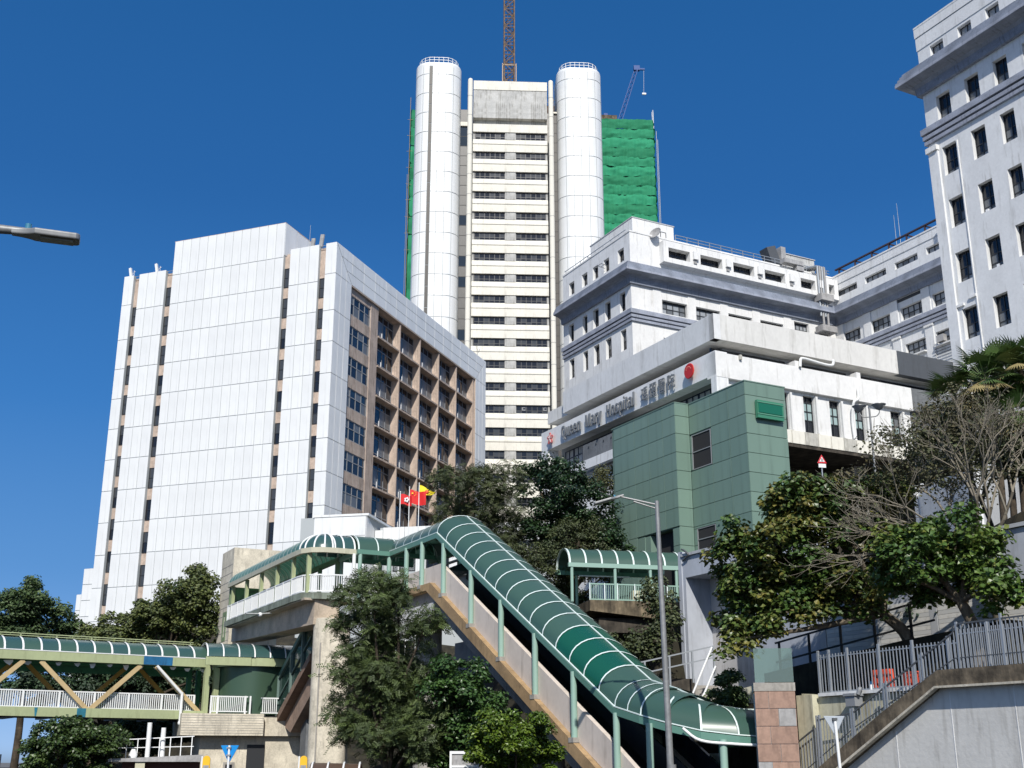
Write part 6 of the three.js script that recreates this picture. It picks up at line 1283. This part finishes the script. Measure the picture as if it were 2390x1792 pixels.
{
  const b = groundY(15, -56), t = thing('warning_sign', 'red-bordered triangular pedestrian warning sign above the trees', 'road sign', [15.0, b, -56], -12);
  mesh('post', [cyl(0.035, 0.035, [0, 0, 0], [0, 15.6 - b, 0], 8)], M.galv, t);
  const p = mesh('plate', triPlate(0.40, true, 0.02), std(0.55, 0.02, 0.03, 0.4), t); p.position.set(0, 15.38 - b, 0.05);
  const w = mesh('plate_face', triPlate(0.24, true, 0.012, 0.04), M.whiteSteel, t); w.position.set(0, 15.44 - b, 0.068);
  mesh('pictogram', [b6(-0.05, -0.02, 15.45 - b, 15.56 - b, 0.086, 0.092), b6(0.02, 0.05, 15.45 - b, 15.54 - b, 0.086, 0.092), new THREE.SphereGeometry(0.02, 8, 6).translate(-0.035, 15.58 - b, 0.09), new THREE.SphereGeometry(0.017, 8, 6).translate(0.035, 15.56 - b, 0.09)], M.black, t);
  mesh('sub_plate', [b6(-0.19, 0.19, 15.14 - b, 15.33 - b, 0.05, 0.07)], M.whiteSteel, t);
}
{
  const t = thing('blue_sign', 'blue inverted triangle road sign on a pale post', 'road sign', [-11.1, -1, -48.75], 13);
  const p = mesh('plate', triPlate(0.68, false, 0.02), std(0.01, 0.24, 0.62, 0.4), t); p.position.set(0, 3.17, -0.06);
  mesh('post', [cyl(0.045, 0.045, [0, 0, 0], [0, 3.2, 0], 10)], M.whiteSteel, t);
  mesh('clamp', [b6(-0.09, 0.09, 3.08, 3.14, -0.05, 0.06), b6(-0.09, 0.09, 2.8, 2.86, -0.05, 0.06)], M.galv, t);
}
{
  const t = thing('grey_sign_back', 'bare grey back of an inverted triangle road sign before the stair', 'road sign', [10.13, -1, -38.7], -8);
  const p = mesh('plate', triPlate(0.60, false, 0.015), std(0.42, 0.46, 0.50, 0.5, { metalness: 0.2 }), t); p.position.set(0, 3.93, -0.06);
  mesh('post', [cyl(0.05, 0.05, [0.12, 0, 0], [0.0, 3.9, 0], 10)], M.whiteSteel, t);
  mesh('clamp', [b6(-0.08, 0.06, 3.82, 3.9, -0.06, 0.07)], M.galvDark, t);
}
// bus stop: shelter, two yellow stop plates, notice frames
{
  const t = thing('bus_shelter', 'bus shelter with a brown curved roof at the lower edge', 'bus shelter', [-7.35, -1, -51.4], -4);
  mesh('roof', [sweep([[-1.0, 2.25, -0.9], [1.1, 2.2, -0.9]], Array.from({ length: 9 }, (_, i) => [0.9 - 1.8 * i / 8, 0.3 * Math.sin(Math.PI * i / 8)]).concat(Array.from({ length: 9 }, (_, i) => [-0.9 + 1.8 * i / 8, 0.3 * Math.sin(Math.PI * (8 - i) / 8) - 0.05])), true, 0.5)], std(0.10, 0.065, 0.045, 0.4), t);
  for (let i = 0; i < 4; i++) mesh('roof_rib', [sweep([[-0.95 + i * 0.65, 2.27, -0.9], [-0.88 + i * 0.65, 2.27, -0.9]], Array.from({ length: 9 }, (_, k) => [0.92 - 1.84 * k / 8, 0.31 * Math.sin(Math.PI * k / 8) + 0.01]).concat(Array.from({ length: 9 }, (_, k) => [-0.92 + 1.84 * k / 8, 0.31 * Math.sin(Math.PI * (8 - k) / 8) - 0.06])), true, 0.5)], M.whiteSteel, t);
  for (const x of [-0.8, 0.9]) mesh('post', [b6(x - 0.05, x + 0.05, 0, 2.3, -1.0, -0.9)], M.frameDark, t);
}
[[-8.57, -51.3, 'yellow bus stop plate beside the brown shelter'], [-12.4, -50.6, 'yellow bus stop plate left of the blue triangle sign']].forEach(([x, z, lab]) => {
  const t = thing('bus_stop_sign', lab, 'bus stop', [x, -1, z], 6, 'bus stop plates');
  mesh('post', [cyl(0.04, 0.04, [-0.2, 0, 0], [-0.2, 2.8, 0], 8)], M.whiteSteel, t);
  const s = new THREE.Shape(); s.moveTo(-0.15, 0); s.lineTo(0.15, 0); s.lineTo(0.15, 0.95); s.absarc(0, 0.95, 0.15, 0, Math.PI); s.lineTo(-0.15, 0);
  const p = mesh('plate', new THREE.ExtrudeGeometry(s, { depth: 0.05, bevelEnabled: false }), std(0.80, 0.46, 0.02, 0.5), t); p.position.set(0, 1.72, 0);
  mesh('route_panel', [b6(-0.12, 0.12, 2.2, 2.45, 0.052, 0.06)], M.greyTile, t); mesh('route_line', [b6(-0.1, 0.1, 2.3, 2.34, 0.061, 0.066), b6(-0.1, 0.06, 2.24, 2.27, 0.061, 0.066)], std(0.05, 0.1, 0.3, 0.6), t);
});
{
  const t = thing('notice_frame', 'white framed notice panel beside the bright bush', 'sign', [-1.75, -1, -45.95], 2);
  mesh('frame', [b6(-0.55, -0.47, 0, 2.95, -0.05, 0.05), b6(0.47, 0.55, 0, 2.95, -0.05, 0.05), b6(-0.55, 0.55, 2.86, 2.96, -0.051, 0.051), b6(-0.47, 0.47, 2.38, 2.46, -0.04, 0.04)], M.whiteSteel, t);
  mesh('board', [b6(-0.47, 0.47, 2.46, 2.86, -0.03, 0.0)], M.greyTile, t); mesh('board', [b6(-0.47, 0.47, 1.2, 2.38, -0.03, 0.0)], M.slateMid, t);
}
{
  const t = thing('name_board', 'low grey board with a line of small lettering by the bush', 'sign', [0.98, -1, -44.6], 0);
  mesh('board', [b6(-0.36, 0.36, 1.9, 2.5, -0.05, 0.02)], M.greyTile, t); mesh('post', [b6(-0.3, -0.24, 0, 1.9, -0.04, 0), b6(0.24, 0.3, 0, 1.9, -0.04, 0)], M.galv, t);
  for (let i = 0; i < 9; i++) mesh('lettering', [b6(-0.2 + i * 0.045, -0.175 + i * 0.045, 2.36, 2.42 + (i % 3) * 0.008, 0.021, 0.025)], M.frameDark, t);
}
// kiosk with railed roof at the lower left
{
  const t = thing('roof_kiosk', 'low kiosk with a grey slab roof and white railed terrace', 'kiosk', [-21.6, -1, -66.6], -15);
  mesh('roof_slab', [poly([[0, 2.58], [4.9, 2.58], [4.9, 2.95], [0, 2.72]], 3.5)], M.greyTile, t);
  mesh('wall', [b6(0.7, 4.8, 0, 2.57, -3.3, -0.8)], std(0.12, 0.05, 0.04, 0.8), t);
  mesh('fascia_plate', [b6(1.4, 1.9, 2.2, 2.56, -0.15, -0.1)], M.creamWall, t);
  for (let i = 0; i < 8; i++) mesh('baluster', [b6(0.2 + i * 0.58, 0.25 + i * 0.58, 2.7, 3.75 + i * 0.03, -1.9, -1.85)], M.whiteSteel, t);
  mesh('roof_rail', [bar([0.2, 3.72, -1.88], [4.4, 3.95, -1.88], 0.05, 0.05), bar([0.2, 3.3, -1.88], [4.4, 3.4, -1.88], 0.04, 0.04)], M.whiteSteel, t);
  mesh('column', [cyl(0.13, 0.13, [1.95, 2.7, -1.4], [1.95, 4.65, -1.4], 12)], M.whiteSteel, t); mesh('column', [cyl(0.16, 0.13, [2.7, 2.7, -2.2], [2.7, 4.4, -2.2], 12)], M.whiteSteel, t);
  mesh('planter', [new THREE.LatheGeometry([[0.2, 0], [0.24, 0.2], [0.1, 0.5]].map((p) => new THREE.Vector2(...p)), 12).translate(1.2, 2.75, -1.5)], M.whiteSteel, t);
}
{
  const t = thing('glass_hoarding', 'pale green glass panels at the lower corner under the footbridge', 'fence', [-33.5, -2.6, -74], 10);
  const gl = new THREE.MeshPhysicalMaterial({ color: C(0.45, 0.62, 0.58), transmission: 0.5, roughness: 0.2, thickness: 0, side: THREE.DoubleSide });
  for (let i = 0; i < 5; i++) { put(t, 'glass_panel', gb(0.62, 4.6, 0.03), gl, FL(), i * 0.68, 0, 0); put(t, 'glazing_post', gb(0.05, 5.0 - i * 0.1, 0.06), M.galv, FL(), i * 0.68 + 0.63, 0, 0.01); }
}
// plastic barriers behind the fence
[[24.6, 'larger orange plastic barrier behind the pickets', 1.0], [26.1, 'smaller orange plastic barrier further along the pickets', 0.8]].forEach(([X, lab, k]) => {
  const [x, z] = toWorld(X, -6.9), t = thing('plastic_barrier', lab, 'barrier', [x, 3.98, z], YQ, 'orange barriers');
  nearer(t, 0.94);
  const s = new THREE.Shape([[0, 0], [0.95 * k, 0], [0.9 * k, 0.82 * k], [0.06 * k, 0.82 * k]].map((p) => new THREE.Vector2(...p)));
  for (let i = 0; i < 3; i++) for (let j = 0; j < 2; j++) { const c = new THREE.Path(); c.absarc((0.24 + i * 0.24) * k, (0.3 + j * 0.28) * k, 0.08 * k, 0, Math.PI * 2); s.holes.push(c); }
  mesh('body', new THREE.ExtrudeGeometry(s, { depth: 0.16, bevelEnabled: true, bevelSize: 0.02, bevelThickness: 0.02, bevelSegments: 2 }), M.orange, t);
  mesh('foot', [b6(0.05, 0.25 * k, -0.06, 0.02, -0.1, 0.28), b6(0.68 * k, 0.9 * k, -0.06, 0.02, -0.1, 0.28)], M.orange, t);
});
{
  const [x, z] = toWorld(25.0, -6.3);
  const t = thing('paint_tin', 'small white and blue bottle on the terrace coping', 'bottle', [x, 4.07, z], YQ);
  nearer(t, 0.94);
  mesh('body', [cyl(0.07, 0.07, [0, 0, 0], [0, 0.2, 0], 12)], M.whiteSteel, t); mesh('cap', [cyl(0.05, 0.04, [0, 0.2, 0], [0, 0.32, 0], 12)], M.bluePaint, t);
}
// dark two-bar fence above the terrace
{
  const [x, z] = toWorld(17.5, -8.2);
  const t = thing('dark_railing', 'black two-bar railing sloping up behind the leaning trunks', 'railing', [x, 4.6, z], YQ);
  mesh('top_bar', [bar([0, 1.85, 0], [9, 2.75, 0], 0.07, 0.07)], M.black, t); mesh('lower_bar', [bar([0, 1.05, 0], [9, 1.95, 0], 0.07, 0.07)], M.black, t);
  for (let i = 0; i < 5; i++) mesh('rail_post', [b6(i * 1.9 + 0.2, i * 1.9 + 0.28, -0.6, 1.88 + i * 0.19, -0.04, 0.04)], M.black, t);
}
{
  const [x, z] = toWorld(17.0, -7.9);
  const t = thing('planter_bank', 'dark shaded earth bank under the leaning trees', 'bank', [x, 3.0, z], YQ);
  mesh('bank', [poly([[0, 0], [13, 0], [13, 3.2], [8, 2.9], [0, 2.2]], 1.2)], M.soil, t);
}
// flags
{
  const wave = (w, h, amp, ph, tri) => { const g = new THREE.PlaneGeometry(w, h, 16, 8), p = g.attributes.position; for (let i = 0; i < p.count; i++) { const u = p.getX(i) / w + 0.5, v = p.getY(i) / h; if (tri) p.setY(i, p.getY(i) * (1 - u * 0.92)); p.setZ(i, amp * u * Math.sin(u * 7 + ph + v)); p.setY(i, p.getY(i) - u * 0.16 * h + 0.05 * Math.sin(u * 6 + ph)); } g.translate(w / 2, -h / 2, 0); g.computeVertexNormals(); return metricUV(g); };
  [[-9.35, -97.55, 23.08, 'flagpole with a red flag bearing a white five-petal flower', 0], [-8.6, -97.62, 23.5, 'flagpole with a red flag bearing yellow stars', 1], [-7.8, -97.69, 23.85, 'flagpole with a yellow pennant bearing a red spot', 2]].forEach(([x, z, top, lab, k]) => {
    const b = groundY(x, z), t = thing('flagpole', lab, 'flag', [x, b, z], 0, 'flagpoles');
    mesh('pole', [cyl(0.05, 0.035, [0, 0, 0], [0, top - b, 0], 10), new THREE.SphereGeometry(0.06, 8, 6).translate(0, top - b + 0.04, 0)], M.whiteSteel, t);
    const cloth = [std(0.62, 0.012, 0.016, 0.7), std(0.62, 0.012, 0.012, 0.7), std(0.86, 0.68, 0.02, 0.7)][k];
    const f = mesh('flag', k === 2 ? wave(1.35, 1.0, 0.12, 0.4, true) : wave(k ? 1.35 : 0.92, k ? 1.15 : 0.85, 0.12, k * 1.3), cloth, t); f.position.set(0.05, top - b - [0.15, 0.2, 0.12][k], 0);
    if (k === 0) for (let i = 0; i < 5; i++) { const a = i / 5 * Math.PI * 2 + 0.3; const p = mesh('petal', new THREE.SphereGeometry(0.09, 8, 6).scale(1, 1, 0.25), M.whiteSteel, f); p.position.set(0.5 + 0.14 * Math.sin(a), -0.5 + 0.14 * Math.cos(a), 0.09); }
    if (k === 1) for (const [u, v, r] of [[0.22, -0.3, 0.11], [0.42, -0.14, 0.04], [0.5, -0.26, 0.04], [0.5, -0.4, 0.04], [0.42, -0.5, 0.04]]) { const s = new THREE.Shape(); for (let i = 0; i < 10; i++) { const a = i * Math.PI / 5, q = i % 2 ? r * 0.42 : r; i ? s.lineTo(q * Math.sin(a), q * Math.cos(a)) : s.moveTo(0, r); } const p = mesh('star', new THREE.ExtrudeGeometry(s, { depth: 0.02, bevelEnabled: false }), std(0.85, 0.6, 0.02, 0.6), f); p.position.set(u, v, 0.1); }
    if (k === 2) { const p = mesh('spot', new THREE.SphereGeometry(0.17, 10, 8).scale(1, 1, 0.3), std(0.75, 0.10, 0.02, 0.6), f); p.position.set(0.6, -0.58, 0.02); }
  });
}
renderer.render(scene, camera);
